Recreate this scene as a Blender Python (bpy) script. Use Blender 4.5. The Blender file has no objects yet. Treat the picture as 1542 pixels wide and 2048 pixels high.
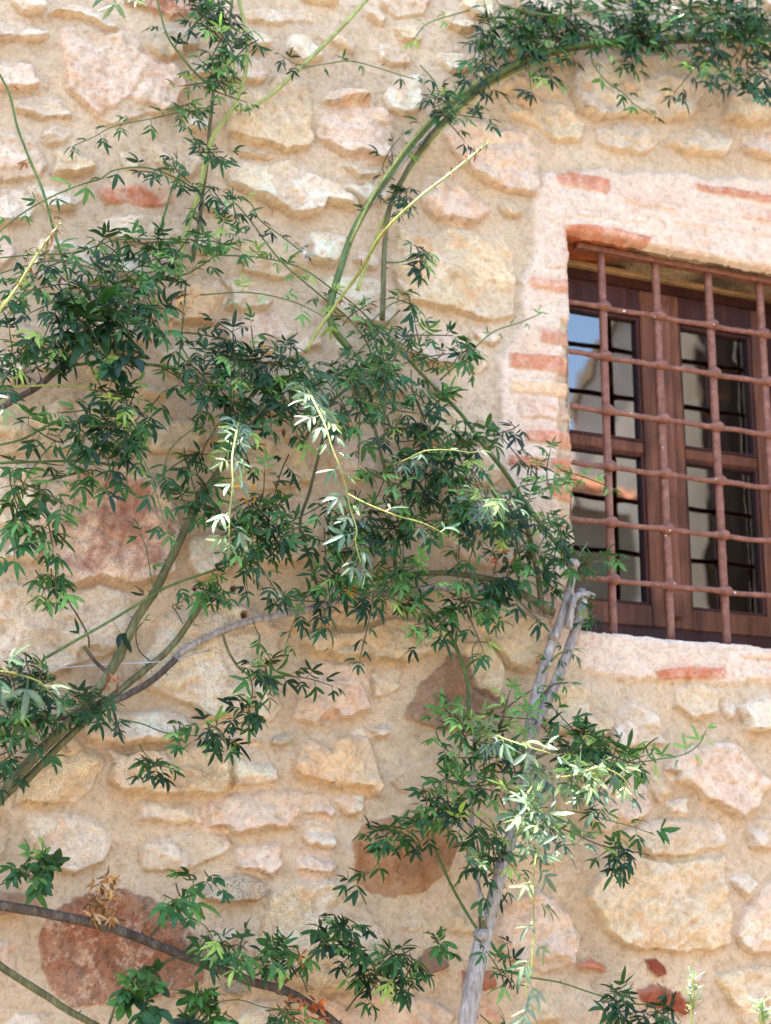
import bpy, math, random
import numpy as np
from mathutils import Vector, Matrix

# ------------------------------------------------------------------ camera, sky, sun, exposure
SC = bpy.context.scene
COL = SC.collection
YAW, PITCH, ROLL, FPX = math.radians(22.333), math.radians(15.245), math.radians(0.242), 3243.9
CAM = np.array([0.0, -2.95, 1.60])
_f = np.array([math.sin(YAW)*math.cos(PITCH), math.cos(YAW)*math.cos(PITCH), math.sin(PITCH)])
_r = np.array([math.cos(YAW), -math.sin(YAW), 0.0]); _u = np.cross(_r, _f)
CR = _r*math.cos(ROLL)+_u*math.sin(ROLL); CU = -_r*math.sin(ROLL)+_u*math.cos(ROLL)

def W(px, py, off=0.0):
    """point of the place seen at photo position px,py that stands `off` metres in front of the wall face"""
    d = _f*FPX + CR*(px-771.0) - CU*(py-1024.0)
    t = (-off-CAM[1])/d[1]
    return CAM + d*t
def pxm(p):            # metres per photo pixel at point p
    return float((np.asarray(p)-CAM)@_f)/FPX

cam_d = bpy.data.cameras.new('camera'); cam = bpy.data.objects.new('camera', cam_d); COL.objects.link(cam)
cam_d.sensor_fit = 'VERTICAL'; cam_d.sensor_height = 56.0; cam_d.sensor_width = 42.2
cam_d.lens = FPX/2048.0*56.0
cam_d.clip_end = 500; cam_d.clip_start = 0.05
m = Matrix.Identity(4)
for i in range(3):
    m[i][0] = CR[i]; m[i][1] = CU[i]; m[i][2] = -_f[i]; m[i][3] = CAM[i]
cam.matrix_world = m
cam_d.dof.use_dof = True; cam_d.dof.focus_distance = 2.98; cam_d.dof.aperture_fstop = 5.4
SC.camera = cam

SUN_EL, SUN_AZ = math.radians(72), math.radians(-68)      # azimuth from +Y towards +X
sdir = Vector((math.sin(SUN_AZ)*math.cos(SUN_EL), math.cos(SUN_AZ)*math.cos(SUN_EL), math.sin(SUN_EL)))
world = bpy.data.worlds.new('World'); SC.world = world; world.use_nodes = True
wn = world.node_tree.nodes; wl = world.node_tree.links
sky = wn.new('ShaderNodeTexSky'); sky.sky_type = 'NISHITA'; sky.sun_disc = False
sky.dust_density = 1.0; sky.ozone_density = 1.2; sky.sun_elevation = SUN_EL; sky.sun_rotation = SUN_AZ
bg = wn['Background']; bg.inputs['Strength'].default_value = 0.12
wl.new(sky.outputs[0], bg.inputs['Color'])
sl = bpy.data.lights.new('sun', 'SUN'); sl.energy = 4.0; sl.angle = math.radians(0.53); sl.color = (1.0, 0.93, 0.82)
so = bpy.data.objects.new('sun', sl); COL.objects.link(so); so.rotation_euler = sdir.to_track_quat('Z', 'Y').to_euler()
SC.view_settings.view_transform = 'Standard'; SC.view_settings.look = 'None'
SC.view_settings.gamma = 1.0; SC.view_settings.exposure = 3.14
SC.cycles.max_bounces = 8; SC.cycles.diffuse_bounces = 4; SC.cycles.glossy_bounces = 4
SC.cycles.caustics_reflective = False; SC.cycles.caustics_refractive = False

# ------------------------------------------------------------------ helpers
rng = random.Random(7)
def srgb(r, g, b):
    def c(v):
        v /= 255.0
        return v/12.92 if v <= 0.04045 else ((v+0.055)/1.055)**2.4
    return (c(r), c(g), c(b))

def link(o, parent=None):
    COL.objects.link(o)
    if parent is not None: o.parent = parent
    return o
def props(o, label=None, cat=None, group=None, kind=None):
    if label: o['label'] = label
    if cat: o['category'] = cat
    if group: o['group'] = group
    if kind: o['kind'] = kind
    return o
def empty(name, loc, label, cat, group=None):
    o = bpy.data.objects.new(name, None); link(o); o.location = loc; o.empty_display_size = 0.1
    return props(o, label, cat, group)

def mesh_obj(name, V, F, mats, parent=None, smooth=True, fmat=None, attrs=None):
    """V (n,3) world coordinates; object origin is put at the parent's location frame"""
    V = np.asarray(V, dtype=np.float64)
    off = np.zeros(3)
    p = parent
    while p is not None:
        off += np.array(p.location); p = p.parent
    me = bpy.data.meshes.new(name)
    if isinstance(F, np.ndarray):
        n, k = F.shape
        me.vertices.add(len(V)); me.vertices.foreach_set('co', (V-off).astype(np.float32).ravel())
        me.loops.add(n*k); me.loops.foreach_set('vertex_index', F.astype(np.int32).ravel())
        me.polygons.add(n); me.polygons.foreach_set('loop_start', np.arange(0, n*k, k, dtype=np.int32))
        me.update(calc_edges=True)
    else:
        me.from_pydata([tuple(v) for v in (V-off)], [], F)
    for mt in (mats if isinstance(mats, (list, tuple)) else [mats]): me.materials.append(mt)
    if fmat is not None: me.polygons.foreach_set('material_index', np.asarray(fmat, dtype=np.int32))
    me.polygons.foreach_set('use_smooth', np.full(len(me.polygons), smooth))
    if attrs:
        for an, arr in attrs.items():
            arr = np.asarray(arr, dtype=np.float32)
            if arr.ndim == 2:
                a = me.attributes.new(an, 'FLOAT_COLOR', 'POINT')
                a.data.foreach_set('color', np.hstack([arr, np.ones((len(arr), 1), np.float32)]).ravel())
            else:
                a = me.attributes.new(an, 'FLOAT', 'POINT'); a.data.foreach_set('value', arr)
    me.validate(); me.update()
    o = bpy.data.objects.new(name, me)
    return link(o, parent)

class MB:
    """collects shapes into one mesh"""
    def __init__(s): s.v = []; s.f = []; s.m = []
    def add(s, V, F, mi=0):
        b = len(s.v); s.v += [tuple(x) for x in V]; s.f += [tuple(i+b for i in f) for f in F]; s.m += [mi]*len(F)
    def box(s, x0, x1, y0, y1, z0, z1, bev=0.0, mi=0):
        b = bev
        if b <= 0:
            V = [(x, y, z) for x in (x0, x1) for y in (y0, y1) for z in (z0, z1)]
            F = [(0,1,3,2),(4,6,7,5),(0,4,5,1),(2,3,7,6),(0,2,6,4),(1,5,7,3)]
            s.add(V, F, mi); return
        V = []; idx = {}
        xs, ys, zs = (x0, x1), (y0, y1), (z0, z1)
        for i in (0, 1):
            for j in (0, 1):
                for k in (0, 1):
                    sx, sy, sz = (1, -1)[i], (1, -1)[j], (1, -1)[k]
                    idx[i, j, k, 0] = len(V); V.append((xs[i], ys[j]+sy*b, zs[k]+sz*b))
                    idx[i, j, k, 1] = len(V); V.append((xs[i]+sx*b, ys[j], zs[k]+sz*b))
                    idx[i, j, k, 2] = len(V); V.append((xs[i]+sx*b, ys[j]+sy*b, zs[k]))
        F = []
        for i in (0, 1): F.append([idx[i,0,0,0], idx[i,1,0,0], idx[i,1,1,0], idx[i,0,1,0]])
        for j in (0, 1): F.append([idx[0,j,0,1], idx[1,j,0,1], idx[1,j,1,1], idx[0,j,1,1]])
        for k in (0, 1): F.append([idx[0,0,k,2], idx[1,0,k,2], idx[1,1,k,2], idx[0,1,k,2]])
        for i in (0, 1):
            for j in (0, 1): F.append([idx[i,j,0,0], idx[i,j,1,0], idx[i,j,1,1], idx[i,j,0,1]])
            for k in (0, 1): F.append([idx[i,0,k,0], idx[i,1,k,0], idx[i,1,k,2], idx[i,0,k,2]])
        for j in (0, 1):
            for k in (0, 1): F.append([idx[0,j,k,1], idx[1,j,k,1], idx[1,j,k,2], idx[0,j,k,2]])
        for i in (0, 1):
            for j in (0, 1):
                for k in (0, 1): F.append([idx[i,j,k,0], idx[i,j,k,1], idx[i,j,k,2]])
        s.add(V, F, mi)
    def tube(s, P, R, n=8, mi=0, rough=0.0, seed=0):
        P = [np.asarray(p, float) for p in P]; rr = random.Random(seed)
        V = []; F = []
        ref = np.array([0.0, -1.0, 0.3])
        for i, p in enumerate(P):
            a = P[max(i-1, 0)]; b = P[min(i+1, len(P)-1)]
            t = b-a; t /= (np.linalg.norm(t)+1e-9)
            e1 = ref-t*(ref@t); e1 /= (np.linalg.norm(e1)+1e-9); e2 = np.cross(t, e1); ref = e1
            for k in range(n):
                an = 2*math.pi*k/n
                r = R[i]*(1+rr.uniform(-rough, rough))
                V.append(p+e1*math.cos(an)*r+e2*math.sin(an)*r)
        for i in range(len(P)-1):
            for k in range(n):
                F.append((i*n+k, i*n+(k+1) % n, (i+1)*n+(k+1) % n, (i+1)*n+k))
        F.append(tuple(range(n))[::-1]); F.append(tuple((len(P)-1)*n+k for k in range(n)))
        s.add(V, F, mi)
    def build(s, name, mats, parent=None, smooth=False):
        o = mesh_obj(name, np.array(s.v), s.f, mats, parent, smooth, fmat=s.m)
        bm_fix(o); return o
def bm_fix(o):
    import bmesh
    bm = bmesh.new(); bm.from_mesh(o.data); bmesh.ops.recalc_face_normals(bm, faces=bm.faces); bm.to_mesh(o.data); bm.free()

# value noise on numpy arrays
_lat = {}
def vnoise(x, z, seed=0):
    if seed not in _lat: _lat[seed] = np.random.RandomState(seed+11).rand(256, 256).astype(np.float32)
    L = _lat[seed]
    xi = np.floor(x).astype(np.int64); zi = np.floor(z).astype(np.int64)
    fx = (x-xi); fz = (z-zi); fx = fx*fx*(3-2*fx); fz = fz*fz*(3-2*fz)
    a = L[xi & 255, zi & 255]; b = L[(xi+1) & 255, zi & 255]; c = L[xi & 255, (zi+1) & 255]; d = L[(xi+1) & 255, (zi+1) & 255]
    return (a*(1-fx)+b*fx)*(1-fz)+(c*(1-fx)+d*fx)*fz
def fbm(x, z, f, oct=4, seed=0, gain=0.5):
    s = 0; a = 1.0; n = 0
    for o in range(oct):
        s = s+a*vnoise(x*f+17.3*o, z*f+9.1*o, seed+o); n += a; a *= gain; f *= 2.03
    return s/n-0.5          # about -0.5..0.5, mean 0
def sstep(a, b, x):
    t = np.clip((x-a)/(b-a), 0, 1); return t*t*(3-2*t)

# ------------------------------------------------------------------ materials
def mat(name, base=(0.5,0.5,0.5), rough=0.8, spec=0.3):
    mt = bpy.data.materials.new(name); mt.use_nodes = True
    b = mt.node_tree.nodes['Principled BSDF']
    b.inputs['Base Color'].default_value = (*base, 1); b.inputs['Roughness'].default_value = rough
    b.inputs['Specular IOR Level'].default_value = spec
    return mt, mt.node_tree, b
def noise_node(nt, scale, detail=4, rough=0.6, vec=None, dist=0.0):
    n = nt.nodes.new('ShaderNodeTexNoise'); n.inputs['Scale'].default_value = scale
    n.inputs['Detail'].default_value = detail; n.inputs['Roughness'].default_value = rough; n.inputs['Distortion'].default_value = dist
    if vec is not None: nt.links.new(vec, n.inputs['Vector'])
    return n
def ramp(nt, src, stops):
    r = nt.nodes.new('ShaderNodeValToRGB')
    while len(r.color_ramp.elements) < len(stops): r.color_ramp.elements.new(0.5)
    for e, (p, c) in zip(r.color_ramp.elements, stops): e.position = p; e.color = (*c, 1) if len(c) == 3 else c
    nt.links.new(src, r.inputs[0]); return r
def mixc(nt, a, b, fac, mode='MIX'):
    mx = nt.nodes.new('ShaderNodeMix'); mx.data_type = 'RGBA'; mx.blend_type = mode
    for s, v in ((6, a), (7, b)):
        if hasattr(v, 'node'): nt.links.new(v, mx.inputs[s])
        else: mx.inputs[s].default_value = (*v, 1)
    if hasattr(fac, 'node'): nt.links.new(fac, mx.inputs[0])
    else: mx.inputs[0].default_value = fac
    return mx.outputs[2]
def bump(nt, b, src, strength, dist, prev=None):
    n = nt.nodes.new('ShaderNodeBump'); n.inputs['Strength'].default_value = strength; n.inputs['Distance'].default_value = dist
    nt.links.new(src, n.inputs['Height'])
    if prev is not None: nt.links.new(prev, n.inputs['Normal'])
    nt.links.new(n.outputs[0], b.inputs['Normal']); return n.outputs[0]
def texco(nt, scale=(1, 1, 1), rot=(0, 0, 0)):
    t = nt.nodes.new('ShaderNodeTexCoord'); mp = nt.nodes.new('ShaderNodeMapping')
    mp.inputs['Scale'].default_value = scale; mp.inputs['Rotation'].default_value = rot
    nt.links.new(t.outputs['Object'], mp.inputs['Vector']); return mp.outputs[0]

# rubble wall: colour from the mesh's stone-by-stone attribute, grain from nodes
M_wall, nt, b = mat('rubble_stone_and_mortar', rough=0.95, spec=0.15)
at = nt.nodes.new('ShaderNodeAttribute'); at.attribute_name = 'tint'
sp = nt.nodes.new('ShaderNodeAttribute'); sp.attribute_name = 'speck'
v = texco(nt)
n1 = noise_node(nt, 55, 6, 0.7, v); n2 = noise_node(nt, 330, 4, 0.75, v); n3 = noise_node(nt, 430, 2, 0.6, v)
c = mixc(nt, at.outputs['Color'], ramp(nt, n1.outputs[0], [(0.3, (0.78, 0.72, 0.65)), (0.50, (1, 1, 1)), (0.72, (1.10, 1.09, 1.06))]).outputs[0], 1.0, 'MULTIPLY')
n4 = noise_node(nt, 130, 4, 0.7, v)
c = mixc(nt, c, ramp(nt, n4.outputs[0], [(0.32, (0.86, 0.70, 0.52)), (0.47, (1, 1, 1)), (0.66, (1.06, 1.06, 1.08))]).outputs[0], 0.8, 'MULTIPLY')
c = mixc(nt, c, ramp(nt, n2.outputs[0], [(0.28, (0.70, 0.65, 0.58)), (0.40, (1, 1, 1)), (0.7, (1.06, 1.06, 1.05))]).outputs[0], 0.8, 'MULTIPLY')
spk = ramp(nt, n3.outputs[0], [(0.37, (1, 1, 1)), (0.44, (0, 0, 0))])
mm = nt.nodes.new('ShaderNodeMath'); mm.operation = 'MULTIPLY'
nt.links.new(spk.outputs[0], mm.inputs[0]); nt.links.new(sp.outputs['Fac'], mm.inputs[1])
c = mixc(nt, c, (0.10, 0.075, 0.06), mm.outputs[0])
nt.links.new(c, b.inputs['Base Color'])
p1 = bump(nt, b, n1.outputs[0], 0.8, 0.008)
p2 = bump(nt, b, n4.outputs[0], 0.7, 0.004, p1); p3 = bump(nt, b, n2.outputs[0], 0.9, 0.003, p2)

def leaf_mat():
    mt, nt, b = mat('rose_leaf', rough=0.42, spec=0.22)
    a = nt.nodes.new('ShaderNodeAttribute'); a.attribute_name = 'leafcol'
    v = texco(nt); n = noise_node(nt, 120, 3, 0.6, v)
    c = mixc(nt, a.outputs['Color'], ramp(nt, n.outputs[0], [(0.3, (0.72, 0.78, 0.72)), (0.6, (1.12, 1.1, 1.05))]).outputs[0], 1.0, 'MULTIPLY')
    nt.links.new(c, b.inputs['Base Color'])
    bump(nt, b, n.outputs[0], 0.3, 0.001)
    tr = nt.nodes.new('ShaderNodeBsdfTranslucent')
    c2 = mixc(nt, c, (1.15, 1.35, 0.7), 1.0, 'MULTIPLY'); nt.links.new(c2, tr.inputs['Color'])
    ms = nt.nodes.new('ShaderNodeMixShader'); ms.inputs[0].default_value = 0.17
    out = nt.nodes['Material Output']
    nt.links.new(b.outputs[0], ms.inputs[1]); nt.links.new(tr.outputs[0], ms.inputs[2]); nt.links.new(ms.outputs[0], out.inputs['Surface'])
    return mt
M_leaf = leaf_mat()

def stem_mat(name, c1, c2, c3, rough=0.7, bs=0.7, stretch=12):
    mt, nt, b = mat(name, rough=rough, spec=0.3)
    v = texco(nt, (60, 60, stretch)); n = noise_node(nt, 2.2, 5, 0.7, v, 0.4)
    v2 = texco(nt); n2 = noise_node(nt, 14, 3, 0.6, v2)
    c = ramp(nt, n.outputs[0], [(0.3, c1), (0.52, c2), (0.72, c3)]).outputs[0]
    c = mixc(nt, c, ramp(nt, n2.outputs[0], [(0.35, (0.75, 0.72, 0.68)), (0.6, (1.1, 1.1, 1.1))]).outputs[0], 1.0, 'MULTIPLY')
    nt.links.new(c, b.inputs['Base Color']); bump(nt, b, n.outputs[0], bs, 0.003); return mt
M_bark = stem_mat('grey_bark', (0.15, 0.12, 0.10), (0.38, 0.33, 0.29), (0.58, 0.52, 0.47), 0.9, 1.0)
M_barkb = stem_mat('brown_bark', (0.035, 0.026, 0.02), (0.10, 0.075, 0.055), (0.21, 0.17, 0.135), 0.9, 1.0)
M_barkg = stem_mat('olive_bark', (0.055, 0.05, 0.022), (0.13, 0.125, 0.05), (0.24, 0.21, 0.11), 0.75, 0.6)
M_green = stem_mat('green_stem', (0.05, 0.085, 0.022), (0.095, 0.15, 0.035), (0.17, 0.21, 0.07), 0.5, 0.25)
M_yell = stem_mat('yellow_green_stem', (0.20, 0.21, 0.05), (0.32, 0.34, 0.09), (0.45, 0.45, 0.15), 0.5, 0.2)
M_twig = stem_mat('twig', (0.04, 0.05, 0.02), (0.09, 0.085, 0.035), (0.13, 0.10, 0.05), 0.7, 0.3)

# ------------------------------------------------------------------ ground
gm, nt, b = mat('pale_paving', rough=0.9, spec=0.2)
v = texco(nt); n = noise_node(nt, 1.5, 6, 0.7, v); n2 = noise_node(nt, 60, 3, 0.6, v)
c = ramp(nt, n.outputs[0], [(0.3, (0.13, 0.11, 0.09)), (0.7, (0.19, 0.165, 0.14))]).outputs[0]
nt.links.new(c, b.inputs['Base Color']); bump(nt, b, n2.outputs[0], 0.5, 0.01)
g = MB(); g.add([(-150, -150, 0), (150, -150, 0), (150, 150, 0), (-150, 150, 0)], [(0, 1, 2, 3)])
props(g.build('ground', gm), kind='structure')

# ------------------------------------------------------------------ stone house: the wall
OX0, OX1, OZ0, OZ1 = 1.648, 2.312, 2.255, 3.172       # window opening in the wall face
house = empty('stone_house', (1.98, 0.3, 0.0), 'old rubble stone house front with brick edged barred window behind the climbing roses', 'house')

T = {'W': srgb(232, 216, 200), 'P': srgb(230, 205, 188), 'Y': srgb(226, 205, 174), 'O': srgb(228, 194, 158),
     'R': srgb(170, 122, 98), 'B': srgb(164, 122, 88), 'G': srgb(188, 176, 158), 'K': srgb(206, 134, 104),
     'D': srgb(150, 78, 58), 'M': srgb(209, 190, 168), 'L': srgb(228, 211, 199), 'V': srgb(162, 132, 112)}
# outline on the photo, tint, protrusion (mm), ledge (extra protrusion of the lower edge, mm), speckle
ST = [
 ([(122,85),(132,70),(165,62),(215,66),(262,72),(280,88),(300,92),(322,112),(345,130),(358,160),(362,175),(345,190),(338,215),(318,228),(290,225),(262,235),(238,248),(215,243),(190,228),(165,205),(145,185),(137,150),(128,115)],'P',10,4,.15),
 ([(-60,45),(0,48),(45,50),(68,60),(85,74),(70,80),(40,76),(-60,80)],'W',9,16,0),
 ([(-60,128),(30,130),(58,138),(62,160),(68,175),(40,180),(-60,170)],'P',10,8,0),
 ([(33,208),(60,203),(100,205),(125,232),(118,246),(100,248),(70,228),(36,222)],'W',10,16,0),
 ([(-60,262),(50,280),(75,310),(85,330),(62,355),(30,360),(-60,362)],'P',8,8,.1),
 ([(110,295),(145,290),(165,315),(180,338),(140,345),(110,350),(120,320)],'Y',10,14,0),
 ([(85,270),(110,255),(130,262),(120,280),(90,285)],'W',8,6,0),
 ([(10,-40),(60,-20),(85,20),(72,30),(45,20),(15,-10)],'W',10,14,0),
 ([(100,35),(150,18),(210,35),(235,55),(205,60),(180,45),(140,38)],'W',7,12,0),
 ([(240,-30),(385,-30),(390,28),(345,38),(300,22),(250,8)],'R',6,6,0),
 ([(308,75),(345,62),(375,62),(392,80),(388,108),(345,108),(322,115),(305,100)],'G',9,4,0),
 ([(375,115),(400,115),(420,130),(410,152),(375,150)],'W',7,4,0),
 ([(60,378),(110,372),(160,375),(162,400),(140,420),(95,418),(65,390)],'W',7,10,0),
 ([(-60,385),(50,390),(65,420),(50,440),(10,445),(-60,445)],'W',8,8,0),
 ([(195,382),(250,375),(300,365),(340,368),(345,396),(300,408),(255,405),(205,405)],'K',4,2,0),
 ([(310,290),(345,285),(380,300),(400,325),(380,345),(350,350),(320,320)],'W',9,9,0),
 ([(250,310),(275,300),(290,320),(280,340),(255,340)],'W',6,4,0),
 ([(440,175),(500,165),(560,160),(615,168),(618,230),(612,255),(622,270),(610,295),(560,300),(500,285),(460,265),(450,220)],'Y',13,6,.15),
 ([(455,105),(500,100),(532,140),(525,160),(490,162),(450,160)],'W',8,5,0),
 ([(655,192),(680,185),(715,195),(735,215),(745,240),(715,265),(690,283),(665,268),(648,250),(648,215)],'P',22,16,0),
 ([(640,235),(700,225),(770,225),(783,240),(775,280),(772,318),(740,325),(700,320),(675,300),(642,275)],'P',10,10,.1),
 ([(585,82),(605,78),(625,92),(635,115),(600,118),(582,108)],'W',10,6,0),
 ([(500,75),(520,72),(535,85),(530,95),(508,103),(498,90)],'P',10,10,0),
 ([(475,25),(560,25),(625,30),(620,48),(560,50),(500,45)],'W',5,5,0),
 ([(735,20),(765,30),(760,52),(738,35)],'W',8,8,0),
 ([(630,68),(670,75),(705,98),(700,105),(650,85)],'Y',8,8,0),
 ([(460,345),(480,335),(530,322),(575,325),(595,345),(640,360),(690,385),(715,403),(700,415),(650,400),(640,425),(600,425),(560,410),(530,395),(490,375),(460,365)],'W',14,14,.1),
 ([(690,335),(720,325),(760,345),(770,350),(745,372),(720,362)],'W',9,10,0),
 ([(700,382),(745,377),(770,374),(775,390),(750,402),(735,405)],'W',9,10,0),
 ([(470,292),(520,302),(555,312),(540,320),(490,312),(465,302)],'W',7,10,0),
 ([(775,200),(800,160),(845,165),(850,180),(835,215),(800,225),(778,220)],'W',10,6,0),
 ([(622,466),(693,476),(672,523),(628,520)],'W',17,7,0),
 ([(760,-30),(860,-30),(845,28),(790,35),(765,15)],'P',8,8,.1),
 ([(890,260),(925,245),(1000,248),(1060,255),(1075,270),(1072,320),(1070,390),(1040,385),(1010,375),(960,350),(930,330),(905,300)],'P',9,6,.1),
 ([(850,355),(880,360),(920,380),(945,400),(972,422),(935,450),(905,445),(860,425),(840,395)],'P',12,10,0),
 ([(955,150),(1010,140),(1080,140),(1115,165),(1120,190),(1040,185),(980,190),(950,170)],'Y',8,6,0),
 ([(1010,200),(1060,195),(1130,215),(1165,250),(1150,280),(1110,280),(1070,250),(1020,230)],'Y',6,5,0),
 ([(885,110),(960,105),(965,125),(900,150),(880,130)],'W',7,5,0),
 ([(1150,150),(1175,120),(1260,110),(1330,120),(1400,150),(1395,185),(1370,225),(1300,235),(1230,222),(1190,236),(1160,220),(1145,190)],'W',16,10,.2),
 ([(1455,195),(1480,165),(1520,165),(1570,185),(1570,235),(1500,245),(1450,235)],'Y',18,8,.3),
 ([(1190,260),(1240,245),(1300,260),(1320,285),(1290,300),(1230,305),(1190,285)],'W',7,5,.1),
 ([(1345,265),(1400,252),(1440,270),(1455,290),(1440,310),(1380,300),(1340,290)],'W',9,12,0),
 ([(1480,270),(1600,280),(1600,320),(1510,310),(1485,290)],'P',10,10,.1),
 ([(800,460),(850,470),(900,458),(945,465),(965,485),(1000,480),(1015,520),(1022,580),(1018,628),(960,635),(900,612),(840,600),(800,590),(790,520)],'Y',10,5,.15),
 ([(930,645),(965,652),(1000,680),(985,690),(950,675)],'W',5,5,0),
 ([(940,700),(965,705),(970,730),(955,740),(940,725)],'W',8,5,0),
 ([(800,640),(870,645),(920,690),(900,725),(830,725),(790,690)],'P',8,6,0),
 ([(800,815),(880,820),(960,830),(985,870),(975,892),(900,892),(830,880)],'Y',8,8,.2),
 ([(860,905),(960,908),(1000,950),(950,985),(880,975)],'Y',8,6,0),
 ([(890,1000),(1000,995),(1075,1010),(1085,1050),(1000,1054),(900,1046)],'W',9,16,.1),
 ([(890,1062),(1000,1068),(1060,1080),(1050,1130),(960,1130),(900,1110)],'P',6,5,0),
 ([(70,1050),(100,1000),(130,945),(160,925),(240,925),(285,950),(320,985),(345,1030),(355,1070),(335,1105),(340,1140),(290,1160),(180,1170),(120,1165),(90,1130),(72,1085)],'Q',14,8,.5),
 ([(-60,925),(60,930),(70,990),(40,1050),(-60,1045)],'W',9,4,0),
 ([(-60,1060),(30,1072),(45,1115),(-60,1118)],'W',9,6,0),
 ([(43,1082),(60,1085),(65,1110),(55,1125),(45,1105)],'W',8,3,0),
 ([(-60,1175),(70,1185),(150,1190),(200,1178),(250,1190),(265,1225),(255,1285),(200,1310),(100,1340),(-60,1345)],'W',12,4,.25),
 ([(-60,840),(60,845),(150,790),(230,800),(290,850),(250,905),(120,900),(-60,905)],'Y',8,6,.1),
 ([(285,852),(330,842),(395,846),(430,880),(400,900),(305,902)],'Y',8,6,0),
 ([(395,985),(420,990),(402,1030),(385,1018)],'W',9,3,0),
 ([(385,1078),(450,1075),(462,1128),(400,1148),(375,1120)],'W',9,4,0),
 ([(420,905),(520,880),(600,900),(610,960),(520,985),(440,965)],'Y',8,6,.1),
 ([(490,1010),(600,1000),(640,1060),(620,1110),(520,1120),(480,1080)],'Y',8,6,.2),
 ([(450,655),(520,630),(620,630),(640,690),(560,720),(470,710)],'P',9,7,0),
 ([(430,570),(500,560),(545,590),(520,615),(450,612)],'W',9,9,0),
 ([(470,480),(530,470),(600,490),(610,540),(540,560),(480,545)],'Y',7,5,.1),
 ([(660,560),(750,560),(790,600),(770,650),(690,640),(650,600)],'W',8,6,0),
 ([(205,440),(280,430),(370,440),(365,480),(280,490),(215,478)],'W',6,6,0),
 ([(80,480),(180,500),(190,560),(120,580),(70,540)],'W',8,6,0),
 ([(330,590),(400,560),(440,590),(430,640),(350,640)],'O',11,8,0),
 ([(280,1330),(310,1290),(330,1240),(400,1205),(450,1205),(520,1230),(560,1265),(555,1300),(520,1330),(500,1380),(470,1422),(420,1422),(392,1400),(340,1392),(300,1375)],'W',14,6,.45),
 ([(610,1280),(640,1252),(700,1252),(760,1245),(850,1235),(900,1240),(910,1270),(850,1300),(790,1320),(740,1318),(680,1310),(630,1310)],'Y',13,8,.15),
 ([(640,1208),(720,1212),(750,1232),(700,1246),(640,1246)],'Y',9,8,.1),
 ([(595,1332),(640,1325),(670,1335),(720,1330),(728,1350),(740,1375),(725,1392),(720,1410),(650,1440),(590,1432),(605,1395),(590,1370)],'P',16,4,0),
 ([(745,1350),(760,1335),(792,1340),(790,1370),(765,1385),(748,1385)],'W',9,3,0),
 ([(510,1372),(550,1385),(555,1415),(535,1438),(515,1430)],'W',8,3,0),
 ([(455,1470),(480,1460),(515,1480),(500,1492),(460,1490)],'W',10,5,0),
 ([(535,1485),(552,1470),(595,1466),(598,1474),(570,1486)],'G',6,4,0),
 ([(705,1466),(735,1460),(765,1462),(768,1470),(720,1473)],'W',9,6,0),
 ([(648,1452),(655,1437),(663,1434),(660,1448)],'W',7,3,0),
 ([(588,1530),(600,1500),(625,1485),(650,1500),(658,1512),(668,1500),(672,1480),(690,1474),(728,1480),(740,1520),(750,1580),(735,1592),(700,1585),(640,1560),(590,1545)],'O',18,5,.05),
 ([(212,1492),(250,1487),(330,1492),(400,1497),(462,1504),(464,1578),(400,1578),(300,1580),(240,1570),(213,1550),(215,1520)],'Y',14,6,.5),
 ([(469,1504),(500,1505),(528,1515),(538,1568),(520,1576),(470,1578)],'W',12,8,.4),
 ([(400,1640),(420,1610),(500,1592),(580,1587),(640,1597),(665,1625),(650,1640),(560,1650),(450,1656),(410,1650)],'P',11,10,.05),
 ([(285,1615),(340,1608),(400,1612),(402,1640),(340,1645),(285,1640)],'W',7,7,.1),
 ([(280,1710),(300,1685),(370,1672),(450,1674),(460,1687),(420,1707),(370,1735),(290,1735)],'W',9,8,0),
 ([(480,1700),(555,1695),(555,1732),(535,1750),(500,1740),(482,1725)],'P',9,7,.05),
 ([(605,1700),(660,1690),(664,1728),(606,1722)],'P',10,6,0),
 ([(603,1727),(663,1733),(648,1757),(625,1760),(606,1742)],'P',11,7,0),
 ([(618,1655),(658,1658),(655,1672),(640,1672)],'W',8,7,0),
 ([(612,1676),(664,1678),(662,1688),(620,1686)],'W',8,5,0),
 ([(415,1780),(440,1762),(500,1759),(535,1775),(535,1790),(500,1802),(450,1797),(420,1790)],'G',14,8,.9),
 ([(520,1880),(550,1790),(600,1765),(680,1770),(720,1800),(750,1870),(740,1920),(720,1962),(620,1970),(540,1940),(515,1900)],'Y',10,12,.5),
 ([(705,1680),(730,1645),(780,1628),(850,1634),(905,1655),(918,1690),(900,1740),(850,1785),(800,1797),(750,1790),(720,1760),(710,1720)],'B',2,0,.25),
 ([(690,1592),(722,1596),(715,1615),(692,1618),(682,1605)],'W',9,6,0),
 ([(445,1957),(460,1950),(485,1975),(475,1992),(455,1985)],'G',9,4,.8),
 ([(45,1590),(110,1482),(140,1475),(165,1500),(195,1530),(180,1560),(150,1595),(90,1605),(40,1602)],'Y',12,5,.5),
 ([(170,1450),(190,1432),(250,1430),(350,1435),(385,1450),(370,1470),(330,1474),(250,1482),(180,1480)],'W',14,14,.1),
 ([(50,1620),(120,1625),(200,1640),(220,1680),(200,1720),(150,1740),(100,1735),(60,1690)],'W',7,5,.25),
 ([(85,1880),(110,1830),(160,1792),(230,1782),(300,1802),(350,1830),(385,1862),(410,1900),(400,1960),(350,1990),(250,1998),(150,2005),(105,1970),(85,1930)],'R',4,0,.6),
 ([(-60,1795),(70,1790),(95,1808),(60,1822),(-60,1825)],'V',6,5,.2),
 ([(-60,1870),(40,1880),(35,1930),(-60,1930)],'P',5,3,.1),
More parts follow.
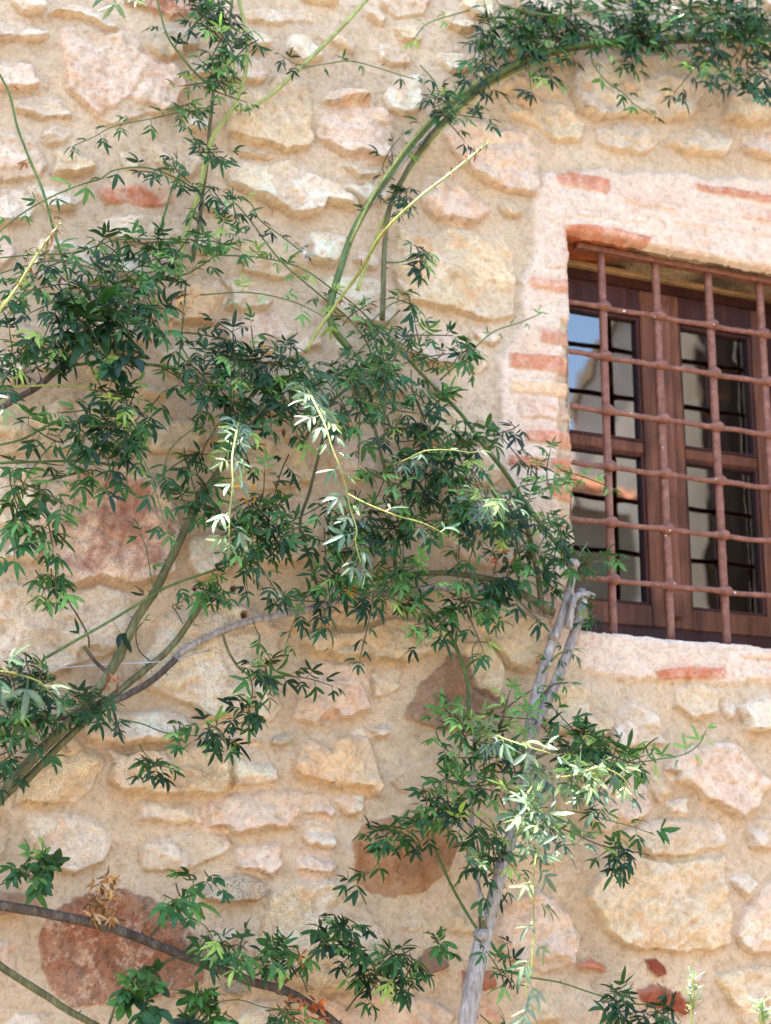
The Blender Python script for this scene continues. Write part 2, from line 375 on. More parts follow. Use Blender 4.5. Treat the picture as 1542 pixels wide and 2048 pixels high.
 ([(900,1312),(930,1322),(955,1375),(1010,1400),(1000,1440),(940,1452),(860,1452),(815,1432),(850,1370)],'V',8,2,.7),
 ([(930,1292),(980,1290),(1000,1330),(990,1385),(962,1366)],'Y',9,3,.1),
 ([(950,1212),(1040,1218),(1078,1250),(1070,1335),(1020,1330),(970,1262)],'Y',9,4,.1),
 ([(790,1532),(880,1522),(900,1575),(820,1588),(780,1568)],'Y',7,5,.3),
 ([(1080,1390),(1140,1372),(1180,1375),(1215,1410),(1220,1450),(1190,1465),(1110,1460),(1080,1430)],'Y',12,6,.15),
 ([(1230,1432),(1270,1410),(1310,1440),(1320,1485),(1270,1490),(1220,1490),(1225,1460)],'W',10,7,0),
 ([(1350,1392),(1390,1375),(1440,1390),(1420,1420),(1380,1430),(1350,1415)],'Y',14,6,0),
 ([(1442,1420),(1450,1395),(1460,1415),(1452,1435)],'W',8,3,0),
 ([(1480,1422),(1545,1392),(1620,1388),(1620,1440),(1530,1452),(1490,1455)],'W',16,14,0),
 ([(1330,1540),(1380,1500),(1470,1500),(1510,1540),(1530,1570),(1500,1610),(1465,1630),(1440,1610),(1380,1570)],'P',18,6,.05),
 ([(1170,1552),(1230,1542),(1290,1580),(1295,1610),(1270,1640),(1200,1660),(1170,1620)],'P',10,4,0),
 ([(1305,1560),(1335,1560),(1350,1595),(1320,1598)],'Y',9,6,0),
 ([(1340,1602),(1370,1597),(1370,1632),(1345,1638)],'W',7,3,0),
 ([(1180,1800),(1205,1740),(1250,1705),(1320,1715),(1390,1706),(1440,1696),(1442,1780),(1440,1880),(1400,1895),(1280,1898),(1240,1880),(1210,1850)],'Y',15,6,.15),
 ([(1250,1664),(1330,1642),(1430,1652),(1440,1686),(1380,1700),(1300,1704)],'W',10,4,.1),
 ([(1475,1870),(1490,1820),(1542,1760),(1640,1740),(1640,1900),(1500,1900),(1480,1885)],'P',13,6,.05),
 ([(1435,1962),(1470,1947),(1542,1942),(1640,1950),(1640,2070),(1490,2050),(1450,2000)],'Y',13,4,.25),
 ([(1283,1920),(1300,1918),(1320,1930),(1322,1945),(1305,1948),(1285,1932)],'D',7,3,0),
 ([(1270,1978),(1310,1970),(1350,1985),(1378,2010),(1360,2025),(1310,2012),(1272,1992)],'D',6,2,0),
 ([(1155,1932),(1180,1922),(1215,1930),(1205,1943),(1165,1942)],'K',6,5,0),
 ([(920,1943),(988,1940),(985,1976),(922,1978)],'D',5,0,0),
 ([(950,1992),(992,1990),(994,2046),(952,2046)],'K',5,0,0),
 ([(1000,1870),(1020,1800),(1070,1780),(1130,1830),(1160,1880),(1140,1920),(1080,1935),(1020,1910)],'P',12,4,.1),
 ([(890,1832),(925,1822),(958,1838),(950,1872),(900,1866)],'Y',6,3,0),
 ([(850,1902),(885,1905),(890,1935),(860,1945),(835,1930)],'V',5,2,.4),
 ([(930,1682),(1000,1642),(1040,1660),(1030,1720),(960,1720)],'Y',8,4,0),
 ([(1490,1652),(1520,1642),(1600,1650),(1600,1690),(1500,1688)],'W',11,8,.1),
 ([(1468,1762),(1493,1752),(1500,1763),(1480,1780)],'W',8,4,0),
 ([(1180,2000),(1240,1995),(1250,2035),(1190,2040)],'P',6,3,0),
 ([(640,1990),(720,1985),(860,2000),(900,2030),(860,2090),(640,2090)],'P',7,4,.1),
 ([(430,2010),(560,2005),(600,2060),(520,2100),(420,2080)],'W',6,3,.2),
]
PLAST = [[(1068,402),(1092,350),(1200,336),(1350,345),(1600,372),(1750,400),(1750,640),(1120,640),(1120,1190),(1082,1185),(1070,1090),(1030,1000),(985,930),(1000,840),(990,735),(1015,690),(1045,640),(1040,560),(1060,500)],
         [(1085,1310),(1120,1235),(1165,1255),(1750,1290),(1750,1372),(1500,1370),(1300,1364),(1220,1362),(1160,1345)]]
# bricks showing through the whitewash: outline, strength of the colour
BR = [([(1107,350),(1140,345),(1215,362),(1217,382),(1205,390),(1150,378),(1112,370)],0.95,'K'),
      ([(1128,450),(1180,452),(1240,462),(1300,476),(1290,500),(1200,488),(1128,480)],0.95,'K'),
      ([(1385,371),(1470,381),(1542,396),(1620,410),(1620,424),(1500,404),(1390,384)],0.95,'K'),
      ([(1228,388),(1340,402),(1345,425),(1270,415)],0.31,'K'),([(1475,416),(1540,426),(1620,440),(1620,462),(1480,440)],0.51,'K'),
      ([(1150,424),(1290,440),(1285,450),(1150,434)],0.18,'K'),([(1340,436),(1470,452),(1600,475),(1600,486),(1470,466),(1340,450)],0.28,'K'),
      ([(1090,512),(1137,506),(1137,540),(1090,540)],0.31,'K'),([(1055,556),(1140,566),(1140,592),(1057,576)],0.78,'K'),
      ([(1075,662),(1140,666),(1140,694),(1078,686)],0.78,'K'),([(1017,706),(1140,714),(1140,748),(1018,736)],0.93,'K'),
      ([(1017,760),(1142,764),(1142,794),(1020,786)],0.84,'O'),([(1035,808),(1142,812),(1142,842),(1038,836)],0.47,'K'),
      ([(1045,860),(1144,864),(1146,900),(1048,884)],0.81,'K'),([(1012,911),(1092,916),(1092,940),(1014,934)],0.93,'K'),
      ([(1098,916),(1146,918),(1146,944),(1098,940)],0.93,'K'),([(1092,965),(1146,970),(1146,1004),(1098,992)],0.95,'K'),
      ([(1080,1034),(1146,1038),(1146,1058),(1082,1052)],0.47,'K'),([(1086,1090),(1146,1090),(1146,1120),(1086,1120)],0.41,'K'),
      ([(1305,1342),(1350,1334),(1445,1336),(1448,1358),(1312,1361)],0.95,'K'),([(1320,1284),(1352,1285),(1350,1298),(1320,1298)],0.15,'K'),
      ([(1470,1306),(1542,1302),(1600,1304),(1600,1322),(1480,1318)],0.34,'K'),([(1500,1340),(1600,1345),(1600,1362),(1510,1360)],0.34,'K'),
      ([(1150,500),(1100,470),(1137,470)],0.28,'K'),([(1075,1190),(1140,1180),(1100,1250)],0.47,'K')]
HOLES = [(483,1232,7),(466,1178,6),(575,1195,6),(1395,36,7),(487,1914,4),(390,1178,4)]

def grid_axis(lo, a, bb, hi, step):
    core = np.arange(a, bb+step/2, step)
    def out(d, far):
        r = []; x = 0; s = step
        while x < far: s = min(s*1.12, 0.06); x += s; r.append(x)
        return np.array(r)
    l = a-out(-1, a-lo)[::-1]; h = bb+out(1, hi-bb)
    return np.concatenate([l, core, h])
STEP = 0.0026
GX = grid_axis(-4.0, 0.25, 2.42, 9.0, STEP); GZ = grid_axis(-0.2, 1.36, 4.02, 4.75, STEP)
GZ[-1] = 4.9
X, Z = np.meshgrid(GX, GZ, indexing='ij')
X = X.astype(np.float32); Z = Z.astype(np.float32)
# warped coordinates give ragged outlines
WXn = X+0.022*fbm(X, Z, 14, 3, 50)+0.012*fbm(X, Z, 45, 4, 60, 0.65)
WZn = Z+0.022*fbm(X, Z, 14, 3, 70)+0.012*fbm(X, Z, 45, 4, 80, 0.65)

def poly_sd(P, x, z):
    P = np.asarray(P, float); n = len(P)
    d2 = np.full(x.shape, 1e9); inside = np.zeros(x.shape, bool)
    for i in range(n):
        a = P[i]; c = P[(i+1) % n]; e = c-a
        wx = x-a[0]; wz = z-a[1]; t = np.clip((wx*e[0]+wz*e[1])/(e@e+1e-12), 0, 1)
        dx = wx-e[0]*t; dz = wz-e[1]*t; d2 = np.minimum(d2, dx*dx+dz*dz)
        cond = ((a[1] > z) != (c[1] > z)) & (x < (c[0]-a[0])*(z-a[1])/((c[1]-a[1]) if abs(c[1]-a[1]) > 1e-9 else 1e-9)+a[0])
        inside ^= cond
    return np.where(inside, np.sqrt(d2), -np.sqrt(d2))
def region(P, pad):
    P = np.asarray(P)
    i0 = np.searchsorted(GX, P[:, 0].min()-pad); i1 = np.searchsorted(GX, P[:, 0].max()+pad)
    j0 = np.searchsorted(GZ, P[:, 1].min()-pad); j1 = np.searchsorted(GZ, P[:, 1].max()+pad)
    return slice(max(i0, 0), max(i1, i0+1)), slice(max(j0, 0), max(j1, j0+1))
def topoly(px): return np.array([[W(a, c)[0], W(a, c)[2]] for a, c in px])

base_und = 0.020*fbm(X, Z, 5, 3, 1)+0.006*fbm(X, Z, 22, 3, 5)
Hh = base_und.copy()
f1 = fbm(X, Z, 9, 4, 20); f2 = fbm(X, Z, 45, 4, 30); f3 = fbm(X, Z, 140, 3, 40)
mort = np.array(T['M'])
tint = np.empty(X.shape+(3,), np.float32); tint[:] = mort
tint *= (1+0.34*f1+0.20*f2+0.10*f3)[..., None]
gg = sstep(0.05, 0.25, fbm(X, Z, 3.5, 3, 90))[..., None]
tint = tint*(1-gg*0.4)+gg*0.4*np.array(srgb(222, 206, 188))*(1+0.2*f3)[..., None]
speck = np.full(X.shape, 0.05, np.float32)
occ = np.full(X.shape, -1.0, np.float32)          # stone mask so far

def lay_stone(P, col, hmm, ledge, spk, seed):
    global Hh
    r = region(P, 0.06); x = WXn[r]; z = WZn[r]
    sd = poly_sd(P, x, z)+(0.009 if hmm > 7 else 0.004)
    P = np.asarray(P); zc = P[:, 1].mean(); zh = max((P[:, 1].max()-P[:, 1].min())/2, 0.01)
    rel = np.clip((z-zc)/zh, -1.2, 1.2)
    w = 0.004+0.012*sstep(-0.4, 0.7, rel)
    t = np.clip(sd/w, 0, 1); prof = 1-(1-t)**2.2
    rs = np.random.RandomState(seed)
    # broken faces: ridged noise at stone scale, own rotation per stone
    an = rs.rand()*3.14; ca, sa = math.cos(an), math.sin(an); ox, oz = rs.rand(2)*50
    u = X[r]*ca+Z[r]*sa+ox; vv = -X[r]*sa+Z[r]*ca+oz
    face = 0.016*np.abs(fbm(u, vv*1.7, 11, 2, 100))*2-0.004+0.013*fbm(u, vv, 30, 4, 110, 0.6)+0.010*np.abs(fbm(u, vv*2, 24, 2, 115))
    an2 = 0; hs = 1.25*hmm*0.001*prof+1.5*ledge*0.001*prof*np.clip(0.25-rel*0.75, 0, 1)+face*prof
    inn = sstep(-0.001, 0.0035, sd)
    smear = sstep(0.06, 0.20, fbm(u, vv, 13, 4, 120)-sd*2.6+0.085+0.12*sstep(-0.2, 0.9, rel))*(0.25 if col in 'RBVQDG' else 1 if hmm < 13 else 0.75)   # mortar smeared over the rim
    hs = hs*(1-0.55*smear); hn = base_und[r]+hs*inn-0.0022*sstep(-0.010, -0.001, sd)*(1-inn)*(0.4+0.6*sstep(0, -0.6, rel))
    Hh[r] = np.where(sd > -0.012, np.maximum(hn, np.where(inn > 0.5, hn, np.minimum(Hh[r], hn+0.001))), Hh[r])
    cc = np.array(T[col if col in T else 'P'], np.float32)
    shade = (1+0.34*fbm(u, vv, 8, 4, 130)+0.34*fbm(u, vv, 42, 4, 140, 0.65)+0.26*fbm(u, vv, 150, 3, 150))[..., None]*(0.94+0.12*rs.rand())
    other = np.array(T[{'W': 'Y', 'P': 'W', 'Y': 'W', 'O': 'Y', 'R': 'V', 'B': 'V', 'G': 'Y', 'K': 'P', 'D': 'K', 'V': 'R', 'Q': 'W'}[col]], np.float32)
    mx = sstep(-0.06, 0.2, fbm(u, vv, 17, 5, 160, 0.65))[..., None]*(0.55 if col not in 'RBV' else 0.45)
    cs = (cc*(1-mx)+other*mx)*shade
    if col == 'Q':     # granite with a red heart inside a cream rind
        red = sstep(0.018, 0.034, sd+0.05*fbm(u, vv, 16, 3, 170))[..., None]*sstep(-0.30, 0.12, fbm(u, vv*0.6, 20, 5, 180, 0.8))[..., None]
        cs = cs*(1-red)+np.array(srgb(180, 134, 118))*shade*red
    if col == 'R':
        red = sstep(-0.08, 0.14, fbm(u, vv, 24, 5, 170, 0.75))[..., None]
        cs = cs*(1-0.55*red)+0.55*np.array(srgb(196, 128, 96))*shade*red
        red = sstep(0.06, 0.16, fbm(u, vv, 60, 3, 175, 0.75))[..., None]
        cs = cs*(1-0.6*red)+0.6*np.array(srgb(222, 192, 170))*red
        dk = sstep(0.04, 0.16, fbm(u, vv, 75, 4, 177, 0.8))[..., None]; cs = cs*(1-0.55*dk)+0.55*np.array(srgb(104, 66, 52))*dk
    if col in 'WPYG':  # ochre iron stains
        o = sstep(0.13, 0.27, fbm(u, vv, 22, 4, 190))[..., None]
        cs = cs*(1-0.35*o)+0.35*o*np.array(srgb(205, 150, 95))
    k = (inn*(1-0.75*smear))[..., None]
    tint[r] = tint[r]*(1-k)+cs*k
    kk = k[..., 0]
    speck[r] = speck[r]*(1-kk)+kk*min(spk+0.05, 1.0)
    occ[r] = np.maximum(occ[r], np.where(sd > -0.02, 1.0, -1.0))

for i, (pp, col, hmm, ledge, spk) in enumerate(ST): lay_stone(topoly(pp), col, hmm, ledge, spk, i+1)
for pp in PLAST:
    r = region(topoly(pp), 0.02); occ[r] = np.maximum(occ[r], np.where(poly_sd(topoly(pp), X[r], Z[r]) > -0.02, 1.0, -1.0))
# the rest of the wall: random rubble wherever there is still room
rs = np.random.RandomState(5); placed = []
def room(x, z, rx, rz):
    for k in range(10):
        an = k*0.628; xx = x+rx*math.cos(an); zz = z+rz*math.sin(an)
        i = min(np.searchsorted(GX, xx), len(GX)-1); j = min(np.searchsorted(GZ, zz), len(GZ)-1)
        if occ[i, j] > 0: return False
    i = min(np.searchsorted(GX, x), len(GX)-1); j = min(np.searchsorted(GZ, z), len(GZ)-1)
    return occ[i, j] < 0
def blob(x, z, rx, rz, n=11):
    return np.array([(x+rx*rs.uniform(0.78, 1.1)*math.cos(6.283*k/n)*(1.1 if k % 3 else 0.95), z+rz*rs.uniform(0.75, 1.12)*math.sin(6.283*k/n)) for k in range(n)])
for size, tries in ((0.15, 700), (0.10, 1500), (0.065, 4500), (0.04, 4500), (0.024, 3500)):
    for _ in range(tries):
        if size < 0.05: x, z = rs.uniform(0.3, 2.4), rs.uniform(1.4, 4.0)
        else: x, z = rs.uniform(-1.2, 4.4), rs.uniform(0.05, 4.7)
        if size > 0.09 and 0.35 < x < 2.3 and 1.45 < z < 3.6: continue
        if OX0-0.12 < x < OX1+0.12 and OZ0-0.1 < z < OZ1+0.12: continue
        rx = size*rs.uniform(0.8, 1.25); rz = rx*rs.uniform(0.45, 0.85)
        if room(x, z, rx*1.05, rz*1.08):
            lay_stone(blob(x, z, rx, rz), rs.choice(list('WWWPPYYY')), rs.uniform(6, 14) if size > 0.05 else rs.uniform(4, 8), rs.uniform(2, 10), rs.choice([0, .1, .3]), rs.randint(1e6))
# whitewashed brick surround
def lay_plaster(P, seed):
    r = region(P, 0.1); sd = poly_sd(P, WXn[r], WZn[r])
    k = sstep(-0.006, 0.012, sd+0.02*fbm(X[r], Z[r], 25, 4, 200))
    st = fbm(X[r], Z[r], 30, 4, 210)
    Hh[r] = Hh[r]*(1-k)+k*(base_und[r]*0.35+0.010+0.006*fbm(X[r], Z[r], 12, 3, 215)+0.006*fbm(X[r], Z[r], 34, 4, 220, 0.6))
    cs = np.array(T['L'], np.float32)*(1+0.10*f1[r]+0.20*st+0.20*fbm(X[r], Z[r], 90, 4, 230, .65))[..., None]
    warm = sstep(0.0, 0.2, fbm(X[r], Z[r], 11, 3, 240))[..., None]*0.35
    cs = cs*(1-warm)+warm*np.array(srgb(222, 190, 168))
    k = k[..., None]; tint[r] = tint[r]*(1-k)+cs*k; speck[r] = speck[r]*(1-k[..., 0])+0.04*k[..., 0]
for i, pp in enumerate(PLAST): lay_plaster(topoly(pp), i)
for i, (pp, s, cn) in enumerate(BR):
    P = topoly(pp); r = region(P, 0.03)
    sd = poly_sd(P, X[r]+0.006*fbm(X[r], Z[r], 60, 3, 250), Z[r]+0.006*fbm(X[r], Z[r], 60, 3, 260))
    k = sstep(-0.003, 0.004, sd); wash = sstep(0.56-s*0.55, 0.74-s*0.55, 0.42+1.3*fbm(X[r], Z[r], 28, 5, 270+i, 0.7))
    kc = (k*(wash*0.85+0.10)*(0.25+0.75*s)*min(1, s*1.25)*(0.62+0.38*sstep(-0.16, 0.10, fbm(X[r], Z[r], 55, 5, 290+i, 0.75))))[..., None]
    cc = np.array(T[cn])*(1+0.3*fbm(X[r], Z[r], 60, 4, 280)+0.2*rs.rand()-0.1)[..., None]
    if i == 19: cc = cc*np.array([0.95, 0.82, 0.75])
    tint[r] = tint[r]*(1-kc)+cc*kc
    Hh[r] += k*(0.0035 if s > .3 else 0.0015)-0.002*sstep(-0.008, -0.002, sd)*(1-k)
# horizontal cracks and board marks over the window (plastered lintel)
lz = sstep(OZ1+0.13, OZ1+0.10, Z)*sstep(OZ1-0.01, OZ1+0.005, Z)*sstep(1.55, 1.60, X)
stk = fbm(X*0.12, Z, 95, 3, 300)
Hh += lz*0.004*stk; tint *= (1+lz*0.22*stk)[..., None]
# undercut below the sill band: the wall steps back under the protruding sill, nothing painted
# anchor holes
for (px, py, rp) in HOLES:
    c0 = W(px, py); r0 = rp*pxm(c0)
    r = region(np.array([[c0[0]-r0, c0[2]-r0], [c0[0]+r0, c0[2]+r0]]), 0.02)
    d = np.hypot(X[r]-c0[0], Z[r]-c0[2]); Hh[r] -= 0.045*sstep(r0*1.15, r0*0.75, d)
# small pits and grit
Hh += 0.0012*f3 - 0.003*sstep(0.26, 0.36, fbm(X, Z, 75, 3, 310))
# window opening with a worn, uneven edge
wx = X+0.010*fbm(Z*0+3, Z, 26, 3, 320)+0.004*fbm(X, Z, 90, 2, 330); wz = Z+0.008*fbm(X, Z*0, 15, 3, 340)+0.004*fbm(X, Z, 90, 2, 345)
osd = np.minimum(np.minimum(wx-OX0, OX1-wx), np.minimum(wz-OZ0, OZ1-wz))      # >0 inside the opening
Hh = Hh*(1-sstep(-0.0, 0.004, osd))
Hh -= 0.006*sstep(-0.012, 0.0, osd)**2
Hh -= 0.010*sstep(0.0, 0.003, osd)
tint *= np.array([1.09, 1.0, 0.845], np.float32); np.clip(tint, 0.01, 0.88, out=tint)
# build faces, leaving out the opening
nx, nz = X.shape
idx = np.arange(nx*nz).reshape(nx, nz)
Q = np.stack([idx[:-1, :-1], idx[1:, :-1], idx[1:, 1:], idx[:-1, 1:]], -1)
keep = (np.minimum(np.minimum(osd[:-1, :-1], osd[1:, :-1]), np.minimum(osd[1:, 1:], osd[:-1, 1:])) < 0.003)
F = Q[keep]
used = np.zeros(nx*nz, bool); used[F.ravel()] = True
remap = np.cumsum(used)-1
V = np.stack([X, -Hh, Z], -1).reshape(-1, 3)[used]
wall = mesh_obj('wall', V, remap[F], M_wall, house, True, attrs={'tint': tint.reshape(-1, 3)[used], 'speck': speck.reshape(-1)[used]})
def wall_y(x, z):
    i = min(max(np.searchsorted(GX, x), 0), nx-1); j = min(max(np.searchsorted(GZ, z), 0), nz-1)
    return -float(Hh[i, j])

# ------------------------------------------------------------------ reveal, lintel underside, sill
def slab(name, fn, nu, nv, mt, parent, flip=False):
    V = []; F = []
    for i in range(nu+1):
        for j in range(nv+1): V.append(fn(i/nu, j/nv))
    for i in range(nu):
        for j in range(nv):
            q = (i*(nv+1)+j, (i+1)*(nv+1)+j, (i+1)*(nv+1)+j+1, i*(nv+1)+j+1)
            F.append(q[::-1] if flip else q)
    return mesh_obj(name, np.array(V), F, mt, parent, True)
M_lint, nt, b = mat('rough_lintel_underside', rough=0.95, spec=0.1)
v = texco(nt); sx = nt.nodes.new('ShaderNodeSeparateXYZ'); nt.links.new(v, sx.inputs[0])
nA = noise_node(nt, 18, 5, 0.7, v); nB = noise_node(nt, 160, 4, 0.7, v)
rp = nt.nodes.new('ShaderNodeValToRGB'); mr = nt.nodes.new('ShaderNodeMapRange')
mr.inputs['From Min'].default_value = OX0-1.98; mr.inputs['From Max'].default_value = OX1-1.98
ad = nt.nodes.new('ShaderNodeMath'); ad.operation = 'MULTIPLY_ADD'; ad.inputs[1].default_value = 0.08; nt.links.new(nA.outputs[0], ad.inputs[0]); nt.links.new(sx.outputs[0], ad.inputs[2])
nt.links.new(ad.outputs[0], mr.inputs['Value']); nt.links.new(mr.outputs[0], rp.inputs[0])
cr = rp.color_ramp; cr.elements[0].position = 0.0; cr.elements[0].color = (0.50, 0.13, 0.045, 1)
cr.elements[1].position = 1.0; cr.elements[1].color = (0.36, 0.25, 0.15, 1)
for p_, c_ in ((0.30, (0.42, 0.13, 0.05, 1)), (0.36, (0.16, 0.10, 0.06, 1)), (0.42, (0.34, 0.24, 0.13, 1)), (0.62, (0.42, 0.31, 0.18, 1)), (0.70, (0.11, 0.08, 0.05, 1)), (0.82, (0.15, 0.11, 0.07, 1))):
    e = cr.elements.new(p_); e.color = c_
c = mixc(nt, rp.outputs[0], ramp(nt, nB.outputs[0], [(0.3, (0.5, 0.45, 0.4)), (0.6, (1.1, 1.1, 1.1))]).outputs[0], 1.0, 'MULTIPLY')
nt.links.new(c, b.inputs['Base Color']); bump(nt, b, nA.outputs[0], 0.9, 0.015)
def nz1(a, b_, s): return float(fbm(np.array([a*1.0]), np.array([b_*1.0]), 1, 4, s)[0])
slab('lintel_underside', lambda u, v_: (OX0-0.02+u*(OX1-OX0+0.04), 0.0015+v_*0.15, OZ1+0.002+0.018*abs(nz1(u*5, v_*2, 400))+0.010*nz1(u*22, v_*8, 401)-0.012*v_*(u > 0.35)), 110, 22, M_lint, house)
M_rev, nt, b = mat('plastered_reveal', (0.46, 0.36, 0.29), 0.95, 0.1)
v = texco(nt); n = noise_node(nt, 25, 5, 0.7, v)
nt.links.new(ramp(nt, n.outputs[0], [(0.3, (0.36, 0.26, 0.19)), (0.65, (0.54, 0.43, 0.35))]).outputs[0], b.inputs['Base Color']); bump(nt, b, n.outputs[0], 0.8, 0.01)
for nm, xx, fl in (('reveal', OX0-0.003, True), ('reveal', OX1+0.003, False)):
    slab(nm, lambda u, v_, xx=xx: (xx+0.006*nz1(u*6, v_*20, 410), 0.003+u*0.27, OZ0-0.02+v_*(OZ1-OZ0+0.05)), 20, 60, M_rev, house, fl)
slab('window_sill', lambda u, v_: (OX0-0.02+u*(OX1-OX0+0.04), 0.003+v_*0.27, OZ0-0.004+0.010*nz1(u*9, v_*3, 420)+0.006*v_), 60, 20, M_rev, house)
# behind the face the house is a real room: side walls, back, floor and a tiled roof
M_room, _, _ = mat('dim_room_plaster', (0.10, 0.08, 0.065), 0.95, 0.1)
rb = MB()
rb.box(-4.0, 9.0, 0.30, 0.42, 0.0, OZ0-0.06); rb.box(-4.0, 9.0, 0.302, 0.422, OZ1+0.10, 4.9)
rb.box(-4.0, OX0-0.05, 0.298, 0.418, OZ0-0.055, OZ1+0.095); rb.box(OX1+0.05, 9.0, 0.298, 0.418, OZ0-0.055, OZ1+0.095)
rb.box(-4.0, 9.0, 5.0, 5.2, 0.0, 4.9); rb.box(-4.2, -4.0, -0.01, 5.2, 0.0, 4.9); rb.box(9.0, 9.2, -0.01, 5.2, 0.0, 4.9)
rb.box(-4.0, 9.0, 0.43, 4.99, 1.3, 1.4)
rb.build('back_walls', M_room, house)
M_tile, nt, b = mat('terracotta_tile', rough=0.85, spec=0.2)
v = texco(nt); n = noise_node(nt, 9, 5, 0.7, v)
nt.links.new(ramp(nt, n.outputs[0], [(0.3, (0.30, 0.10, 0.05)), (0.5, (0.46, 0.19, 0.10)), (0.7, (0.55, 0.34, 0.22))]).outputs[0], b.inputs['Base Color'])
def tile_roof(x0, x1, y0, z0, y1, z1, parent, pitch=0.2, th=0.05):
    """ribbed pan-tile sheet between an eave line and a ridge line, with its own thickness"""
    n = int((x1-x0)/pitch*8); V = []; F = []
    for k in range(n+1):
        x = x0+(x1-x0)*k/n; h = 0.045*abs(math.sin(math.pi*(x-x0)/pitch))
        V += [(x, y0, z0+h), (x, y1, z1+h), (x, y0, z0-th+h), (x, y1, z1-th+h)]
    for k in range(n):
        a = 4*k; c_ = a+4
        F += [(a, c_, c_+1, a+1), (a+2, a+3, c_+3, c_+2), (a, a+2, c_+2, c_), (a+1, c_+1, c_+3, a+3)]
    return mesh_obj('roof', np.array(V), F, M_tile, parent, False)
tile_roof(-4.1, 9.1, 0.0, 4.93, 5.3, 5.0, house)

# ------------------------------------------------------------------ timber window
def wood_mat(name, c1, c2, c3):
    mt, nt, b = mat(name, rough=0.55, spec=0.35)
    v = texco(nt, (40, 40, 3)); n = noise_node(nt, 1.6, 5, 0.7, v, 0.6); v2 = texco(nt); n2 = noise_node(nt, 9, 4, 0.65, v2)
    c = ramp(nt, n.outputs[0], [(0.28, c1), (0.52, c2), (0.75, c3)]).outputs[0]
    c = mixc(nt, c, ramp(nt, n2.outputs[0], [(0.3, (0.55, 0.5, 0.5)), (0.62, (1.15, 1.1, 1.0))]).outputs[0], 1.0, 'MULTIPLY')
    nt.links.new(c, b.inputs['Base Color']); bump(nt, b, n.outputs[0], 0.4, 0.002); return mt
M_wood = wood_mat('weathered_brown_timber', (0.075, 0.026, 0.012), (0.175, 0.062, 0.026), (0.28, 0.115, 0.055))
M_woodr = wood_mat('red_brown_and_shaded_timber', (0.035, 0.010, 0.008), (0.065, 0.018, 0.013), (0.10, 0.032, 0.022))  # frame and bead red brown; on the casement top rails it stands for shade
M_ochre = wood_mat('pale_ochre_batten', (0.26, 0.15, 0.06), (0.40, 0.25, 0.11), (0.50, 0.34, 0.17))
M_glass, nt, b = mat('old_window_glass', (0.02, 0.018, 0.015), 0.02, 0.5)
gl = nt.nodes.new('ShaderNodeBsdfGlossy'); gl.inputs['Roughness'].default_value = 0.01; gl.inputs['Color'].default_value = (1, 0.98, 0.95, 1)
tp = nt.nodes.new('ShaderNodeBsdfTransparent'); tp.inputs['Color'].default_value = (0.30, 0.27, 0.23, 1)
ms = nt.nodes.new('ShaderNodeMixShader'); ms.inputs[0].default_value = 0.155
v = texco(nt); n = noise_node(nt, 5, 2, 0.4, v)
bp = nt.nodes.new('ShaderNodeBump'); bp.inputs['Strength'].default_value = 0.05; bp.inputs['Distance'].default_value = 0.02
nt.links.new(n.outputs[0], bp.inputs['Height']); nt.links.new(bp.outputs[0], gl.inputs['Normal'])
nt.links.new(tp.outputs[0], ms.inputs[1]); nt.links.new(gl.outputs[0], ms.inputs[2]); nt.links.new(ms.outputs[0], nt.nodes['Material Output'].inputs['Surface'])

YF = 0.14
fr = MB()
fr.box(OX0-0.03, OX1+0.03, 0.150, 0.215, 3.135, 3.235, 0.004)          # head
fr.box(OX0-0.03, OX1+0.03, 0.146, 0.215, 2.235, 2.322, 0.004)          # bottom
fr.box(OX0-0.03, OX0+0.030, 0.152, 0.215, 2.3225, 3.1345, 0.004); fr.box(OX1-0.030, OX1+0.03, 0.152, 0.215, 2.3225, 3.1345, 0.004)
wf = fr.build('window_frame', M_woodr, house)
bt = MB(); bt.box(OX0-0.02, OX1+0.02, 0.128, 0.149, 3.158, 3.172, 0.003); bt.build('batten', M_ochre, wf)
def casement(x0, x1, px0, px1):
    """one leaf: stiles and rails with the two panes' moulded beads"""
    zt, zb = 3.130, 2.312
    m_ = MB()
    m_.box(x0, px0-0.008, YF, 0.185, zb, zt, 0.004); m_.box(px1+0.008, x1, YF, 0.185, zb, zt, 0.004)
    m_.box(px0-0.0075, px1+0.0075, YF+0.001, 0.184, zb, 2.362, 0.003)
    m_.box(px0-0.0075, px1+0.0075, YF+0.001, 0.184, 3.062, zt, 0.003, 1)  # top rail in the darker timber: lintel shade put into its colour
    m_.box(px0-0.0075, px1+0.0075, YF+0.006, 0.184, 2.722, 2.750, 0.004)
    o = m_.build('casement', [M_wood, M_woodr], house)
    for (a, c_) in ((2.370, 2.714), (2.758, 3.054)):
        bd = MB()
        bd.box(px0-0.0072, px0, YF+0.008, 0.180, a-0.0075, c_+0.0075, 0.002); bd.box(px1, px1+0.0072, YF+0.008, 0.180, a-0.0075, c_+0.0075, 0.002)
        bd.box(px0+0.0002, px1-0.0002, YF+0.008, 0.180, a-0.0075, a, 0.002); bd.box(px0+0.0002, px1-0.0002, YF+0.008, 0.180, c_, c_+0.0075, 0.002)
        bd.build('bead', M_woodr, o)
        gp = MB(); gp.box(px0-0.003, px1+0.003, 0.1620, 0.1660, a-0.003, c_+0.003); gp.build('pane', M_glass, o)
    return o
casement(OX0+0.032, 1.9765, 1.722, 1.914)
casement(1.9785, OX1-0.032, 2.037, 2.228)
cv = MB(); cv.box(1.957, 1.995, 0.126, 0.1395, 2.335, 3.10, 0.004); cv.build('cover_strip', M_wood, wf)

